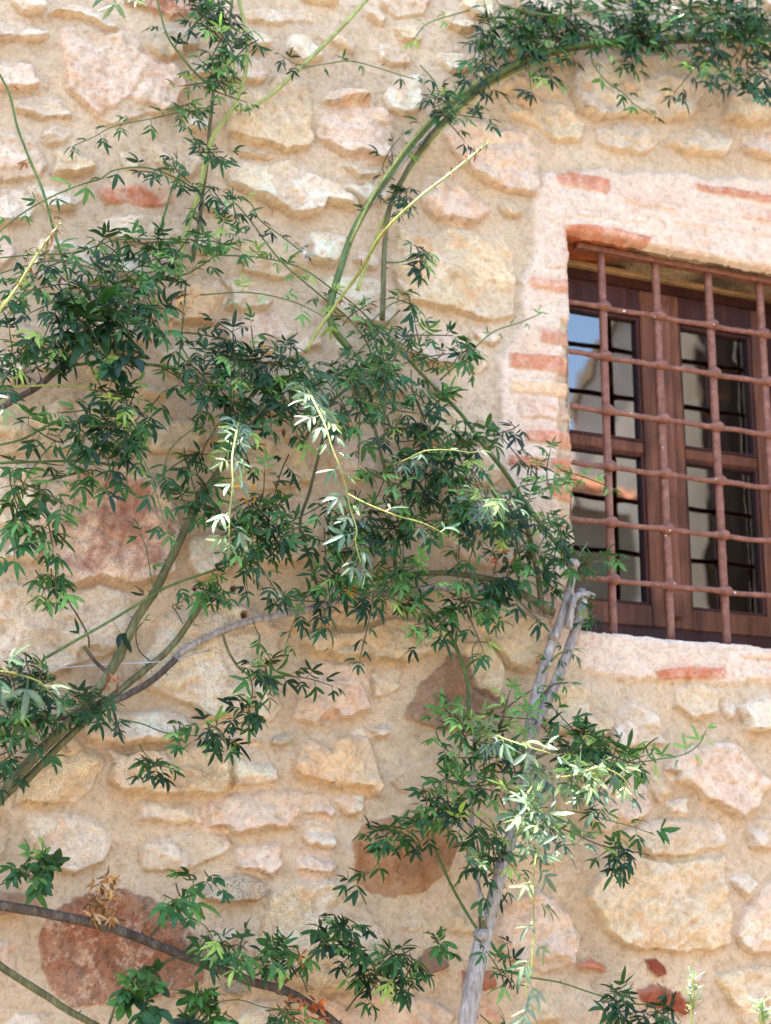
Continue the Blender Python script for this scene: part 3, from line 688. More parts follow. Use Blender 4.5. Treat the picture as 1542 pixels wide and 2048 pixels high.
# ------------------------------------------------------------------ wrought iron grille
M_iron, nt, b = mat('red_oxide_painted_iron', rough=0.55, spec=0.4)
v = texco(nt); n = noise_node(nt, 60, 4, 0.7, v); n2 = noise_node(nt, 75, 2, 0.5, v, 0.0)
c = ramp(nt, n.outputs[0], [(0.3, (0.13, 0.042, 0.022)), (0.5, (0.215, 0.080, 0.045)), (0.7, (0.30, 0.13, 0.080))]).outputs[0]
c = mixc(nt, c, (0.75, 0.68, 0.62), ramp(nt, n2.outputs[0], [(0.725, (0, 0, 0)), (0.745, (1, 1, 1))]).outputs[0])
nt.links.new(c, b.inputs['Base Color']); bump(nt, b, n.outputs[0], 0.6, 0.003)
YG = 0.05
xs = [1.765+0.14471*k for k in range(4)]
zs = [1.60+1.55432-0.1272*(k+1)+d for k, d in enumerate((-0.0026, 0.0041, 0.0018, -0.0011, -0.0022, -0.0042))]
xs = [xs[0]+.0005, xs[1]+.0003, xs[2]-.0003, xs[3]]
ZB, ZT = 2.262, 3.262
gr = MB(); gr.box(OX0+0.05, OX1-0.004, YG-0.012, YG+0.012, 3.158, 3.171, 0.002)
grille = gr.build('window_grille', M_iron, house)
fb = MB(); fb.box(OX0+0.06, OX1-0.004, YG-0.010, YG+0.010, 2.247, 2.2575, 0.002); fb.build('foot_bar', M_iron, grille)
grille['label'] = 'red brown forged iron grille of crossed bars'
for k, x in enumerate(xs):
    mb = MB(); n_ = 40; P = []; R = []
    for i in range(n_+1):
        z = 2.2577+(3.1597-2.2577)*i/n_
        P.append((x+0.0012*nz1(z*9, k*3, 430), YG+0.001*nz1(z*9, k*3, 431), z)); R.append(0.0095*(1+0.10*nz1(z*22, k, 432)))
    mb.tube(P, R, 8, rough=0.03, seed=k); mb.build('upright_bar', M_iron, grille, True)
for k, z0 in enumerate(zs):
    mb = MB(); P = []; R = []; x = OX0-0.012; hh = []
    while x <= OX1+0.012:
        dn = min(abs(x-q) for q in xs); kn = math.exp(-(dn/0.0125)**2)
        sag = 0.0011*math.sin((x-1.70)/0.14471*math.pi*2+k*1.3)
        P.append((x, YG-0.009*kn-0.001, z0+sag*(1-kn)+0.002*nz1(x*18, k*4, 440))); R.append(0.0062+0.0072*kn+0.0012*nz1(x*40, k, 441))
        x += 0.004
    mb.tube(P, R, 10, rough=0.06, seed=40+k); mb.build('cross_bar', M_iron, grille, True)

# ------------------------------------------------------------------ the houses across the street (they face this wall and show in the panes)
def RW(px, py, y):                      # where on the plane `y` behind the camera a pane shows at photo position px,py
    p = W(px, py, -(0.328-y)); return p[0], p[2]
def plaster(name, c1, c2):
    mt, nt, b = mat(name, rough=0.95, spec=0.1); v = texco(nt); n = noise_node(nt, 2.5, 6, 0.75, v)
    nt.links.new(ramp(nt, n.outputs[0], [(0.3, c1), (0.65, c2)]).outputs[0], b.inputs['Base Color']); return mt
M_cream = plaster('cream_lime_plaster', (0.62, 0.54, 0.42), (0.80, 0.74, 0.64))
M_tan = plaster('old_tan_plaster', (0.22, 0.17, 0.11), (0.34, 0.27, 0.19))
M_dark = plaster('shade_and_pane_black', (0.012, 0.007, 0.005), (0.022, 0.014, 0.010))  # near black: shade put into the mirrored stand-in block; far panes reuse it
def gable(name_label, x0, x1, y0, y1, ze, xr, zr, mt, windows=(), roof_over=0.35, zR=None, rear=0.3, rm=None):
    """house with gable front on y=y1 (towards our wall)"""
    h = empty('street_house', ((x0+x1)/2, (y0+y1)/2, 0), name_label, 'house', 'houses across the street')
    w = MB(); zR = ze if zR is None else zR
    V = [(x0, y1, 0), (x1, y1, 0), (x1, y1, zR), (xr, y1, zr), (x0, y1, ze), (x0, y0, 0), (x1, y0, 0), (x1, y0, zR), (xr, y0, zr), (x0, y0, ze)]
    w.add(V, [(0, 1, 2, 3, 4), (9, 8, 7, 6, 5), (0, 4, 9, 5), (1, 6, 7, 2), (2, 7, 8, 3), (4, 3, 8, 9)])
    w.build('wall', mt, h)
    for (a, c_, z0, z1) in windows:
        q = MB(); q.box(a, c_, y1, y1+0.05, z0, z1, 0.01); fo = q.build('window', M_woodr, h)
        q = MB(); q.box(a+0.08, c_-0.08, y1+0.051, y1+0.056, z0+0.08, z1-0.08); q.build('pane', M_dark, fo)
    for sx, sz, ex, ez in ((x0-roof_over, ze-roof_over*(zr-ze)/max(xr-x0, .1), xr, zr), (xr, zr, x1+roof_over, zR-roof_over*(zr-zR)/max(x1-xr, .1))):
        n_ = 26; V = []; F = []
        for k in range(n_*4+1):
            y = y0-rear+(y1-y0+rear+roof_over)*k/(n_*4); hgt = 0.05*abs(math.sin(math.pi*k/4))
            V += [(sx, y, sz+0.09+hgt), (ex, y, ez+0.09+hgt), (sx, y, sz+0.03), (ex, y, ez+0.03)]
        for k in range(n_*4):
            a = 4*k; F += [(a, a+4, a+5, a+1), (a+2, a+3, a+7, a+6), (a, a+2, a+6, a+4), (a+1, a+5, a+7, a+3)]
        mesh_obj('roof', np.array(V), F, rm or M_tile, h, False)
    return h
yB = -8.0
xa, za = RW(1168, 800, yB); xb, zb_ = RW(1262, 625, yB); xc, zc_ = RW(1452, 700, yB)
slope = (zb_-za)/(xb-xa)
xr = xb+0.75; zr = za+slope*(xr-xa)
gable('cream plastered gable house across the street mirrored in the panes', xa-0.1, xc+0.3, -8.08, yB, za-0.1, xr, zr, M_cream, (), 0.06, zr-0.4, 0.02, M_tan)
xd, zd = RW(1150, 955, -6.8); xe, ze_ = RW(1290, 985, -6.8)
low = empty('lean_to', ((xd+xe)/2, -7.4, 0), 'low tan lean-to with terracotta tile eave mirrored in the left panes', 'shed')
q = MB(); q.box(xd-1.6, xe, -7.99, -7.0, 0, ze_-0.12); q.build('wall', M_tan, low)
tile_roof(xd-1.8, xe+0.1, -6.75, ze_-0.05, -7.98, ze_+0.42, low, 0.28, 0.06)
xf, zf = RW(1452, 700, -7.0)
tall = gable('dark stand-in block added to darken the mirrored view right of the cream gable', xf, xf+6, -7.4, -7.0, 7.5, xf+3, 9.2, M_dark, (), 0.05)  # added dark block, shaped to black out the right part of the reflection
gable('tan plastered house further left across the street', -9.0, 2.0, -13.5, -8.5, 3.6, -3.5, 5.0, M_tan, [(-6, -5, 1, 2.4), (-2, -1, 1, 2.4)])

# ------------------------------------------------------------------ climbing roses
def cr_spline(P, per=6):
    P = [np.asarray(p, float) for p in P]; Q = [2*P[0]-P[1]]+P+[2*P[-1]-P[-2]]; out = []
    for i in range(1, len(Q)-2):
        for k in range(per):
            t = k/per
            out.append(0.5*((2*Q[i])+(Q[i+1]-Q[i-1])*t+(2*Q[i-1]-5*Q[i]+4*Q[i+1]-Q[i+2])*t*t+(3*Q[i]-Q[i-1]-3*Q[i+1]+Q[i+2])*t**3))
    out.append(P[-1]); return out
def path(pts, off0=0.04, off1=None, per=6):
    """pts: (px,py) or (px,py,off). Offsets given there win; else they run from off0 to off1"""
    off1 = off0 if off1 is None else off1; n = len(pts)
    return cr_spline([W(p[0], p[1], p[2] if len(p) > 2 else off0+(off1-off0)*i/max(n-1, 1)) for i, p in enumerate(pts)], per)

GREENS = {'dark': [srgb(36, 72, 34), srgb(44, 88, 40), srgb(28, 60, 32), srgb(60, 104, 44)],
          'mid': [srgb(56, 104, 46), srgb(70, 118, 50), srgb(46, 88, 42), srgb(92, 134, 54)],
          'light': [srgb(104, 146, 66), srgb(120, 158, 78), srgb(88, 134, 70), srgb(138, 160, 72)],
          'pale': [srgb(112, 136, 108), srgb(136, 156, 128), srgb(96, 124, 96), srgb(138, 156, 104)],  # lightened and greyed to carry sun glare on sunlit shoots; weeds share it
          'red': [srgb(140, 66, 40), srgb(150, 92, 50), srgb(120, 70, 40), srgb(120, 110, 50)],
          'dry': [srgb(180, 134, 84), srgb(160, 112, 62), srgb(198, 158, 108), srgb(110, 76, 44)],
          'rust': [srgb(172, 88, 42), srgb(186, 106, 54), srgb(140, 72, 38), srgb(165, 105, 66)],
          'yellow': [srgb(230, 170, 40), srgb(215, 150, 40), srgb(200, 160, 60), srgb(230, 150, 40)]}
OUT = np.array([0.0, -1.0, 0.0]); UP = np.array([0.0, 0.0, 1.0])
def unit(v): return v/(np.linalg.norm(v)+1e-9)

class Foliage:
    def __init__(s): s.L = []; s.tw = MB()
    def leaflet(s, p, d, n, ln, wd, col, curl=0.2, fold=0.35, prof=0):
        s.L.append((*p, *d, *n, ln, wd, *col, curl, fold, prof))
    def leaf(s, p, d, n, size, nl, pal, r, wide=1.0, droop=0.25, stalk=0.35):
        """compound leaf: a stalk with a terminal leaflet and pairs of side leaflets"""
        d = unit(d); n = unit(n-d*(n@d)); sd = np.cross(d, n)
        base = np.array(GREENS[pal][r.randrange(4)])*r.uniform(0.65, 1.35)*(0.64 if pal in ('dark', 'mid') else 0.62 if pal == 'pale' else 0.85)
        if pal in ('dark', 'mid') and r.random() < 0.08: base = np.array(GREENS['light'][r.randrange(4)])
        def cl(): return tuple(np.clip(base*r.uniform(0.88, 1.14), 0.004, 0.8))
        rach = size*stalk*(1.0 if nl <= 3 else 1.7); end = p+d*rach-UP*droop*rach*0.35
        size = size*0.90; s.leaflet(p, unit(end-p), n, rach*1.05, 0.0016, tuple(base*0.8+np.array([0.02, 0.02, 0.0])), 0.0, 0.0, 1)
        def lf(o, dd, ln):
            dd = unit(dd+np.array([r.uniform(-.16, .16) for _ in range(3)])-UP*droop*r.uniform(0.3, 1.3))
            nn = unit(n+0.55*np.array([r.uniform(-1, 1) for _ in range(3)]))
            s.leaflet(o, dd, nn, ln*r.uniform(0.85, 1.15), ln*0.232*wide*r.uniform(0.85, 1.2), cl(), r.uniform(0.05, 0.5), r.uniform(0.1, 0.6), 0)
        lf(end, d, size)
        npair = (nl-1)//2
        for k in range(npair):
            q = 1.0-k/max(npair, 1)*0.75 if npair > 1 else 0.97
            o = p+(end-p)*q
            for sg in (-1, 1):
                if r.random() < 0.06: continue
                lf(o, d*(0.55-0.15*k)+sd*sg*0.9, size*(0.86-0.16*k))
    def build(s, parent, name='foliage'):
        mats = [M_leaf, M_twig]; A = np.array(s.L)
        T_ = np.array([0, .09, .25, .45, .67, .86, 1.0]); Wp = np.array([[.06, .52, .88, 1.0, .90, .56, .0], [1, 1, .9, .8, .8, .7, .6]])
        nL = len(A)
        if nL:
            p = A[:, 0:3]; d = A[:, 3:6]; n = A[:, 6:9]; n = n-d*(n*d).sum(1, keepdims=True); n /= np.linalg.norm(n, axis=1, keepdims=True)+1e-9
            sd = np.cross(d, n); ln = A[:, 9]; wd = A[:, 10]; curl = A[:, 14]; fold = A[:, 15]; pr = A[:, 16].astype(int)
            rsd = np.random.RandomState(nL); sb = rsd.uniform(-0.12, 0.12, nL)
            V = np.empty((nL, 7, 3, 3)); C = np.empty((nL, 7, 3, 3))
            for k, t in enumerate(T_):
                mid = p+d*(ln*t)[:, None]-n*(curl*ln*t*t*0.8)[:, None]+sd*(sb*ln*math.sin(t*3.0))[:, None]
                hw = (wd*0.5*Wp[pr, k])[:, None]
                wob = 1+rsd.uniform(-.1, .1, (nL, 1))
                V[:, k, 1] = mid
                V[:, k, 0] = mid-sd*hw*wob+n*hw*fold[:, None]; V[:, k, 2] = mid+sd*hw*wob+n*hw*fold[:, None]
                col = A[:, 11:14]; C[:, k, 0] = col; C[:, k, 2] = col; C[:, k, 1] = np.clip(col*1.18+0.006, 0, 0.9)
            # keep leaves off the wall face
            Vf = V.reshape(-1, 3); Vf[:, 1] = np.minimum(Vf[:, 1], np.where((Vf[:, 0] > OX0) & (Vf[:, 2] < OZ1) & (Vf[:, 2] > OZ0), 0.03, -0.022+0.004*np.sin(Vf[:, 0]*300)))
            b = (np.arange(nL)*21)[:, None, None]; k = np.arange(6)[None, :, None]*3; j = np.arange(2)[None, None, :]
            q = b+k+j; Fq = np.stack([q, q+1, q+4, q+3], -1).reshape(-1, 4)
        tv = np.array(s.tw.v).reshape(-1, 3); nv = nL*21
        tf = [tuple(i+nv for i in f) for f in s.tw.f]
        V_all = np.vstack([Vf, tv]) if nL else tv
        F_all = ([tuple(f) for f in Fq.tolist()] if nL else [])+tf
        C_all = np.vstack([C.reshape(-1, 3), np.full((len(tv), 3), 0.1)]) if nL else np.full((len(tv), 3), .1)
        fm = [0]*(nL*12)+[1]*len(tf)
        return mesh_obj(name, V_all, F_all, mats, parent, True, fmat=fm, attrs={'leafcol': C_all})

def leaves_along(fo, P, r, step, size, pal, nl=(5, 5, 3), wide=1.0, start=0.0, droop=0.3, outw=0.6, jit=1.0, end_leaf=True):
    """alternate compound leaves along a shoot"""
    acc = step*start; sgn = r.choice((-1, 1))
    for i in range(1, len(P)):
        seg = P[i]-P[i-1]; ls = np.linalg.norm(seg); t = unit(seg); acc += ls
        while acc >= step:
            acc -= step*r.uniform(0.75, 1.3) if jit else step
            sd = unit(np.cross(t, OUT)+1e-6); sgn = -sgn
            d = t*r.uniform(0.1, 0.7)+sd*sgn*r.uniform(0.5, 1.0)+OUT*r.uniform(0.0, 1.0)*outw-UP*r.uniform(0, 0.35)
            n = OUT*r.uniform(0.2, 1.0)+UP*r.uniform(0.3, 1.2)+sd*r.uniform(-.5, .5)
            fo.leaf(P[i].copy(), d, n, size*r.uniform(0.75, 1.3), r.choice(nl), pal, r, wide, droop)
        # end
    if end_leaf: fo.leaf(P[-1].copy(), unit(P[-1]-P[-2])+OUT*0.2, OUT*0.5+UP, size*0.9, r.choice(nl), pal, r, wide, droop)

def clump(fo, px, py, rx, ry, n, pal='dark', size=0.036, offs=(0.05, 0.16), tl=(70, 160), nl=(5, 5, 3, 7), wide=1.0, step=0.029, down=0.25, seed=None, outw=0.8):
    r = random.Random(seed if seed is not None else int(px*7+py*13))
    for _ in range(max(2, int(n*0.62+0.5)) if n > 4 else n):
        while True:
            a, b_ = r.uniform(-1, 1), r.uniform(-1, 1)
            if a*a+b_*b_ < 1: break
        o = r.uniform(*offs); an = r.uniform(0, 6.283); L = r.uniform(*tl)*0.5
        x0, y0 = px+a*rx, py+b_*ry; dx, dy = math.cos(an), math.sin(an)+down
        pts = [(x0-dx*L*0.55, y0-dy*L*0.55, max(o-0.03, 0.03)), (x0+r.uniform(-9, 9), y0+r.uniform(-9, 9), o), (x0+dx*L, y0+dy*L+6, o+r.uniform(-0.01, 0.04))]
        P = path(pts, per=4); fo.tw.tube(P, [0.0014]*(len(P)-1)+[0.0008], 5)
        pl = pal if r.random() > 0.22 else ('mid' if pal == 'dark' else pal)
        leaves_along(fo, P, r, step*0.8, size, pl, nl, wide, 0.9, outw=outw)

class Plant:
    def __init__(s, base, label, group='climbing roses trained on the wall'):
        s.root = empty('climbing_rose', base, label, 'climbing plant', group); s.n = 0
    def branch(s, pts, w0, w1, mt, off0=0.045, off1=None, name='branch', leaves=None, clumps=(), label=None, rough=0.05, knots=0, seg=9):
        """w0,w1: widths in photo pixels. leaves: dict for leaves_along"""
        s.n += 1; r = random.Random(s.n*31+len(pts)); P = path(pts, off0, off1)
        R = []
        for i, p in enumerate(P):
            t = i/(len(P)-1); w = (w0+(w1-w0)*t)*pxm(p)*0.5
            R.append(w*(1+0.07*nz1(i*0.35, s.n, 500)))
        for _ in range(knots):
            k = r.randrange(2, len(P)-2); R[k] *= 1.35
        # small irregular bends
        if w0 > 6:
            P = [p+np.array([0.0022*nz1(i*0.3, s.n*3, 510), 0, 0.0022*nz1(i*0.3, s.n*3, 511)]) for i, p in enumerate(P)]
        mb = MB(); mb.tube(P, R, seg, rough=rough, seed=s.n)
        # buds and thorn stubs
        for i in range(3, len(P)-2, 5):
            if r.random() < 0.5 and w0 < 26:
                d = unit(np.cross(unit(P[i+1]-P[i]), OUT))*r.choice((-1, 1))+OUT*0.3
                mb.tube([P[i], P[i]+unit(d)*(R[i]+0.0045)], [R[i]*0.5, 0.0006], 5)
        o = mb.build(name, mt, s.root, True)
        if label: o['label'] = label
        if leaves is not None or clumps:
            fo = Foliage()
            if leaves is not None:
                kw = dict(step=0.03, size=0.034, pal='dark'); kw.update(leaves)
                leaves_along(fo, P, r, **kw)
            for c_ in clumps: clump(fo, **c_) if isinstance(c_, dict) else clump(fo, *c_)
            fo.build(o)
        return P
C = dict
# ---- 1: the main rose, grey trunk rising left of the window
A = Plant((W(905, 2450, 0.1)[0], -0.12, 0), 'main climbing rose with pale grey trunk rising beside the lower left corner of the window')

tr = [(800, 3120, .13), (855, 2600, .13), (905, 2250, .12), (928, 2090, .12), (945, 1975, .12), (968, 1870, .11), (990, 1785, .11), (1010, 1712, .10), (1038, 1630, .09), (1052, 1560, .085), (1057, 1480, .085), (1072, 1395, .08), (1098, 1305, .075), (1124, 1235, .075), (1142, 1165, .07), (1150, 1120, .06)]
P = path(tr); w = [42, 40, 39, 39, 38, 33, 28, 27, 26, 25, 23, 22, 20, 19, 17, 12]
R = []
for i in range(len(P)):
    t = i/(len(P)-1)*(len(w)-1); k = min(int(t), len(w)-2); R.append((w[k]+(w[k+1]-w[k])*(t-k))*pxm(P[i])*0.5*(1+0.10*nz1(i*0.4, 1, 520)))
mb = MB(); mb.tube(P, R, 16, rough=0.10, seed=3)
for (px, py, s_) in ((968, 1868, 14), (1112, 1272, 9), (1100, 1330, 6), (1066, 1470, 7), (1150, 1125, 12), (1000, 1740, 7)):
    q = W(px, py, .13 if py > 1700 else .095); mb.tube([q+np.array([0, .02, 0]), q, q+np.array([-.004, -.006, .003])], [s_*pxm(q), s_*pxm(q)*.9, s_*pxm(q)*.4], 9, rough=0.15, seed=px)
mb.build('trunk', M_bark, A.root, True)
A.branch([(1052, 1500, .07), (1075, 1440, .075), (1102, 1385, .08), (1128, 1325, .08), (1150, 1262, .075), (1164, 1212, .07), (1162, 1180, .06)], 24, 19, M_bark, knots=2, seg=12)
A.branch([(1137, 1258, .09), (1141, 1225, .095), (1150, 1196, .09), (1172, 1188, .07), (1186, 1192, .05)], 15, 12, M_bark, seg=12)
A.branch([(969, 1868, .12), (963, 1832, .13)], 17, 13, M_barkg, name='stub')
A.branch([(965, 1840, .13), (958, 1780, .13), (950, 1730, .12), (944, 1650, .10), (945, 1560, .09), (950, 1480, .08), (947, 1430, .07)], 11, 8, M_bark,
         clumps=[C(px=955, py=1560, rx=38, ry=45, n=7, size=.030), C(px=935, py=1485, rx=55, ry=38, n=10, pal='mid', size=.031), C(px=1000, py=1480, rx=45, ry=36, n=7, size=.030),
                 C(px=948, py=1680, rx=16, ry=45, n=4, size=.034, offs=(.1, .15)), C(px=905, py=1440, rx=35, ry=25, n=5, pal='light', size=.03), C(px=1010, py=1420, rx=20, ry=22, n=3, pal='light', size=.03), C(px=985, py=1700, rx=12, ry=30, n=2, size=.034)])
A.branch([(938, 1440), (938, 1390), (930, 1345), (915, 1300), (895, 1262), (868, 1230), (850, 1212)], 8, 7, M_green, .06, clumps=[C(px=890, py=1240, rx=22, ry=14, n=2, size=.036), C(px=925, py=1205, rx=20, ry=12, n=2)])
A.branch([(933, 1362), (950, 1345), (944, 1310), (952, 1285), (975, 1285)], 3, 2, M_twig, .06)
A.branch([(952, 1700), (925, 1750), (905, 1778)], 4, 4, M_green, .08)
A.branch([(962, 1872, .11), (930, 1820), (905, 1775), (882, 1725), (866, 1680), (868, 1645), (880, 1630)], 6, 5, M_green, .07, .06,
         clumps=[C(px=845, py=1592, rx=40, ry=8, n=4, tl=(60, 90), down=0.0), C(px=905, py=1622, rx=26, ry=14, n=3), C(px=765, py=1665, rx=22, ry=16, n=3, tl=(40, 70))], name='branch')
A.branch([(868, 1640), (830, 1650), (790, 1668), (765, 1705), (745, 1740), (700, 1765)], 3, 2, M_green, .05, leaves=C(step=.026, size=.036, pal='dark'))
A.branch([(1108, 1226, .08), (1060, 1196, .05), (1010, 1168), (950, 1152), (880, 1146), (800, 1150), (740, 1160)], 17, 9, M_barkg, .045, clumps=[C(px=975, py=1185, rx=50, ry=16, n=3, size=.034), C(px=835, py=1195, rx=45, ry=18, n=4, pal='mid', size=.032)])
A.branch([(1105, 1232, .07), (1075, 1222), (1030, 1192), (960, 1178), (880, 1176), (790, 1183), (700, 1197), (610, 1220), (540, 1235), (470, 1252), (390, 1288), (345, 1320)], 14, 13, M_bark, .035, knots=4,
         clumps=[C(px=760, py=1140, rx=70, ry=24, n=7, pal='mid', size=.032), C(px=610, py=1205, rx=14, ry=8, n=2, size=.03), C(px=680, py=1170, rx=20, ry=10, n=3), C(px=750, py=1230, rx=22, ry=14, n=2, size=.03)])
A.branch([(445, 1268), (458, 1305), (478, 1335), (498, 1350)], 6, 5, M_barkg, .05, clumps=[C(px=520, py=1345, rx=14, ry=16, n=3, tl=(30, 50), size=.032)])
A.branch([(520, 1358), (570, 1352), (620, 1358), (665, 1372)], 3, 2, M_twig, .05, leaves=C(step=.017, size=.032, pal='dark', nl=(3, 5)))
A.branch([(500, 1350), (505, 1385), (495, 1405)], 3, 2, M_twig, .05, clumps=[C(px=497, py=1408, rx=18, ry=10, n=3, tl=(30, 60), size=.036)])
A.branch([(505, 1240), (515, 1265), (520, 1275), (517, 1305)], 2.5, 2, M_twig, .06, leaves=C(step=.03, size=.028, pal='mid', nl=(3, 5)))
# stems rising to the top of the thicket and down to the trunk head
A.branch([(1150, 1135), (1130, 1105), (1090, 1060), (1050, 1005), (1010, 945), (960, 880), (920, 825), (880, 785), (840, 745), (800, 700)], 11, 6, M_green, .06, .09,
         leaves=C(step=.05, size=.032, pal='mid'), clumps=[C(px=1010, py=868, rx=22, ry=14, n=2, size=.034), C(px=940, py=890, rx=35, ry=22, n=4, size=.032), C(px=1085, py=955, rx=42, ry=18, n=4, pal='light', size=.028), C(px=1150, py=945, rx=18, ry=10, n=1, pal='light', size=.026)])
A.branch([(1083, 1205, .06), (1076, 1150), (1063, 1095), (1052, 1040), (1042, 990)], 12, 9, M_barkg, .05, clumps=[C(px=1030, py=1050, rx=48, ry=50, n=12, size=.032), C(px=1025, py=1120, rx=40, ry=28, n=6, size=.036, wide=1.3)])
A.branch([(1145, 1150, .08), (1160, 1110), (1175, 1085)], 5, 3, M_green, .08, clumps=[C(px=1165, py=1130, rx=25, ry=28, n=6, size=.03, pal='mid', offs=(.06, .10)), C(px=1120, py=1075, rx=26, ry=26, n=4, size=.03)])
A.branch([(1168, 1222, .07), (1180, 1210), (1186, 1250)], 4, 2, M_green, .07, clumps=[C(px=1180, py=1215, rx=8, ry=22, n=2, tl=(30, 50), size=.026, pal='dark')])
A.branch([(1085, 1345, .09), (1115, 1310), (1140, 1300)], 5, 3, M_green, .09, leaves=C(step=.02, size=.026, pal='mid'))
A.branch([(1080, 1395, .09), (1105, 1370), (1135, 1365)], 5, 3, M_twig, .09, leaves=C(step=.022, size=.024, pal='mid', wide=1.5))
# the thicket in the middle
A.branch([(800, 1180, .05), (790, 1120), (800, 1050), (780, 980), (760, 900), (740, 830), (700, 760)], 9, 6, M_barkg, .05, .07,
         clumps=[C(px=860, py=1010, rx=120, ry=95, n=25, size=.034), C(px=900, py=1040, rx=90, ry=60, n=8, pal='mid', size=.034), C(px=790, py=900, rx=90, ry=70, n=18, size=.034)])
A.branch([(640, 1190), (620, 1120), (600, 1050), (620, 980), (640, 900), (660, 820)], 7, 6, M_twig, .05, .06,
         clumps=[C(px=610, py=1020, rx=115, ry=85, n=22, size=.034), C(px=520, py=1080, rx=75, ry=28, n=6, size=.034), C(px=680, py=1070, rx=105, ry=45, n=11, size=.034)])
A.branch([(600, 900), (640, 830), (690, 780), (740, 750), (800, 740)], 7, 5, M_barkg, .05, .07,
         clumps=[C(px=730, py=790, rx=165, ry=75, n=34, size=.034, offs=(.05, .2)), C(px=820, py=710, rx=90, ry=55, n=12, pal='mid', size=.03), C(px=600, py=770, rx=90, ry=60, n=16, size=.036)])
# arch over the window
A.branch([(700, 700, .06), (660, 640), (672, 570), (700, 480), (735, 410), (778, 350), (835, 275), (895, 215), (960, 170), (1030, 128), (1110, 98), (1200, 84), (1350, 74), (1480, 66), (1620, 60)], 15, 10, M_green, .06, .08,
         clumps=[C(px=885, py=212, rx=42, ry=26, n=10, size=.032), C(px=1040, py=60, rx=85, ry=42, n=24, size=.034, offs=(.04,.1)), C(px=1180, py=45, rx=90, ry=42, n=27, size=.034, offs=(.04, .1)),
                 C(px=1330, py=40, rx=90, ry=42, n=26, size=.034, offs=(.04,.1)), C(px=1480, py=40, rx=80, ry=48, n=27, size=.034, offs=(.04,.1)), C(px=1500, py=115, rx=45, ry=38, n=9, size=.036), C(px=980, py=110, rx=45, ry=26, n=7, size=.034), C(px=1400, py=100, rx=60, ry=22, n=5)])
A.branch([(765, 640, .05), (767, 560), (770, 490), (778, 420), (812, 345), (862, 270), (920, 212), (990, 158), (1070, 120), (1160, 96), (1280, 88), (1420, 82), (1600, 76)], 11, 9, M_barkg, .05, .065)
A.branch([(715, 580, .05), (735, 520), (768, 440), (800, 372), (850, 300), (905, 235), (980, 172), (1060, 134), (1150, 108)], 8, 5, M_yell, .045, .05)
A.branch([(745, 410, .04), (790, 345), (850, 275), (915, 215), (1000, 160), (1120, 112)], 5, 4, M_bark, .03, .04)
A.branch([(700, 485), (740, 400), (790, 325), (845, 255), (900, 200), (970, 152)], 6, 5, M_yell, .08, .085, leaves=C(step=.06, size=.03, pal='dark'))
A.branch([(1000, 10), (1100, 30), (1240, 20), (1400, 35), (1600, 20)], 4, 3, M_green, .12, .12, leaves=C(step=.035, size=.034, pal='dark'))
A.branch([(1520, 60), (1495, 120), (1500, 160), (1495, 180)], 4, 3, M_twig, .08, clumps=[C(px=1500, py=178, rx=22, ry=6, n=3, size=.03, wide=1.6, tl=(30, 50))])
A.branch([(1180, 100), (1188, 130), (1215, 165), (1245, 185), (1270, 210), (1300, 228)], 3, 2, M_green, .08, leaves=C(step=.028, size=.03, pal='mid'))
A.branch([(1430, 60), (1440, 110), (1445, 130)], 2.5, 2, M_green, .10, leaves=C(step=.024, size=.032, pal='light'))
A.branch([(840, 130), (870, 165), (880, 200)], 3, 2, M_green, .05, leaves=C(step=.03, size=.03, pal='mid'))
A.branch([(790, 360), (765, 340), (780, 300), (800, 275)], 3, 2, M_twig, .06, leaves=C(step=.022, size=.03, pal='dark'))
A.branch([(775, 400), (800, 385), (820, 375)], 3, 2, M_twig, .06, clumps=[C(px=800, py=385, rx=20, ry=12, n=3, size=.028, tl=(30, 50))])
A.branch([(940, 20), (860, 45), (825, 80)], 3, 2, M_green, .06, leaves=C(step=.04, size=.028, pal='light'))
A.branch([(768, 525), (800, 524), (835, 515), (860, 505)], 4, 3, M_green, .05, clumps=[C(px=842, py=505, rx=16, ry=8, n=3, size=.034, tl=(30, 50))])
A.branch([(740, 645), (780, 610), (815, 598)], 3, 2, M_green, .06, clumps=[C(px=828, py=598, rx=14, ry=8, n=2, size=.036, tl=(30, 50), pal='mid')])
A.branch([(770, 740), (850, 715), (930, 703), (945, 695)], 3, 2, M_twig, .07, clumps=[C(px=940, py=700, rx=14, ry=12, n=3, size=.034, tl=(30, 50), pal='mid')])
A.branch([(880, 760), (930, 715), (985, 665), (1040, 645), (1080, 628)], 4, 2, M_green, .05, .04, leaves=C(step=.035, size=.02, pal='light', nl=(3,)))
A.branch([(860, 870), (880, 840), (878, 810)], 4, 4, M_green, .07)
# twiggy tangle between the arch foot and the thicket
A.branch([(800, 900), (760, 800), (740, 700), (700, 640), (640, 590), (560, 520), (500, 440), (470, 405)], 4, 3, M_green, .06, .05, leaves=C(step=.028, size=.026, pal='mid'), clumps=[C(px=680, py=650, rx=60, ry=40, n=5, pal='mid', size=.028, offs=(.04, .08))])
A.branch([(430, 510), (520, 515), (600, 535), (660, 575), (720, 620), (790, 700)], 3.5, 3, M_green, .07, leaves=C(step=.04, size=.026, pal='light', nl=(3, 5)))
A.branch([(400, 590), (500, 585), (590, 605), (660, 640)], 3, 2, M_green, .07, leaves=C(step=.036, size=.03, pal='light', nl=(3, 5)))
A.branch([(800, 620), (740, 680), (680, 740), (620, 790)], 3.5, 3, M_green, .08, leaves=C(step=.03, size=.032, pal='mid'))
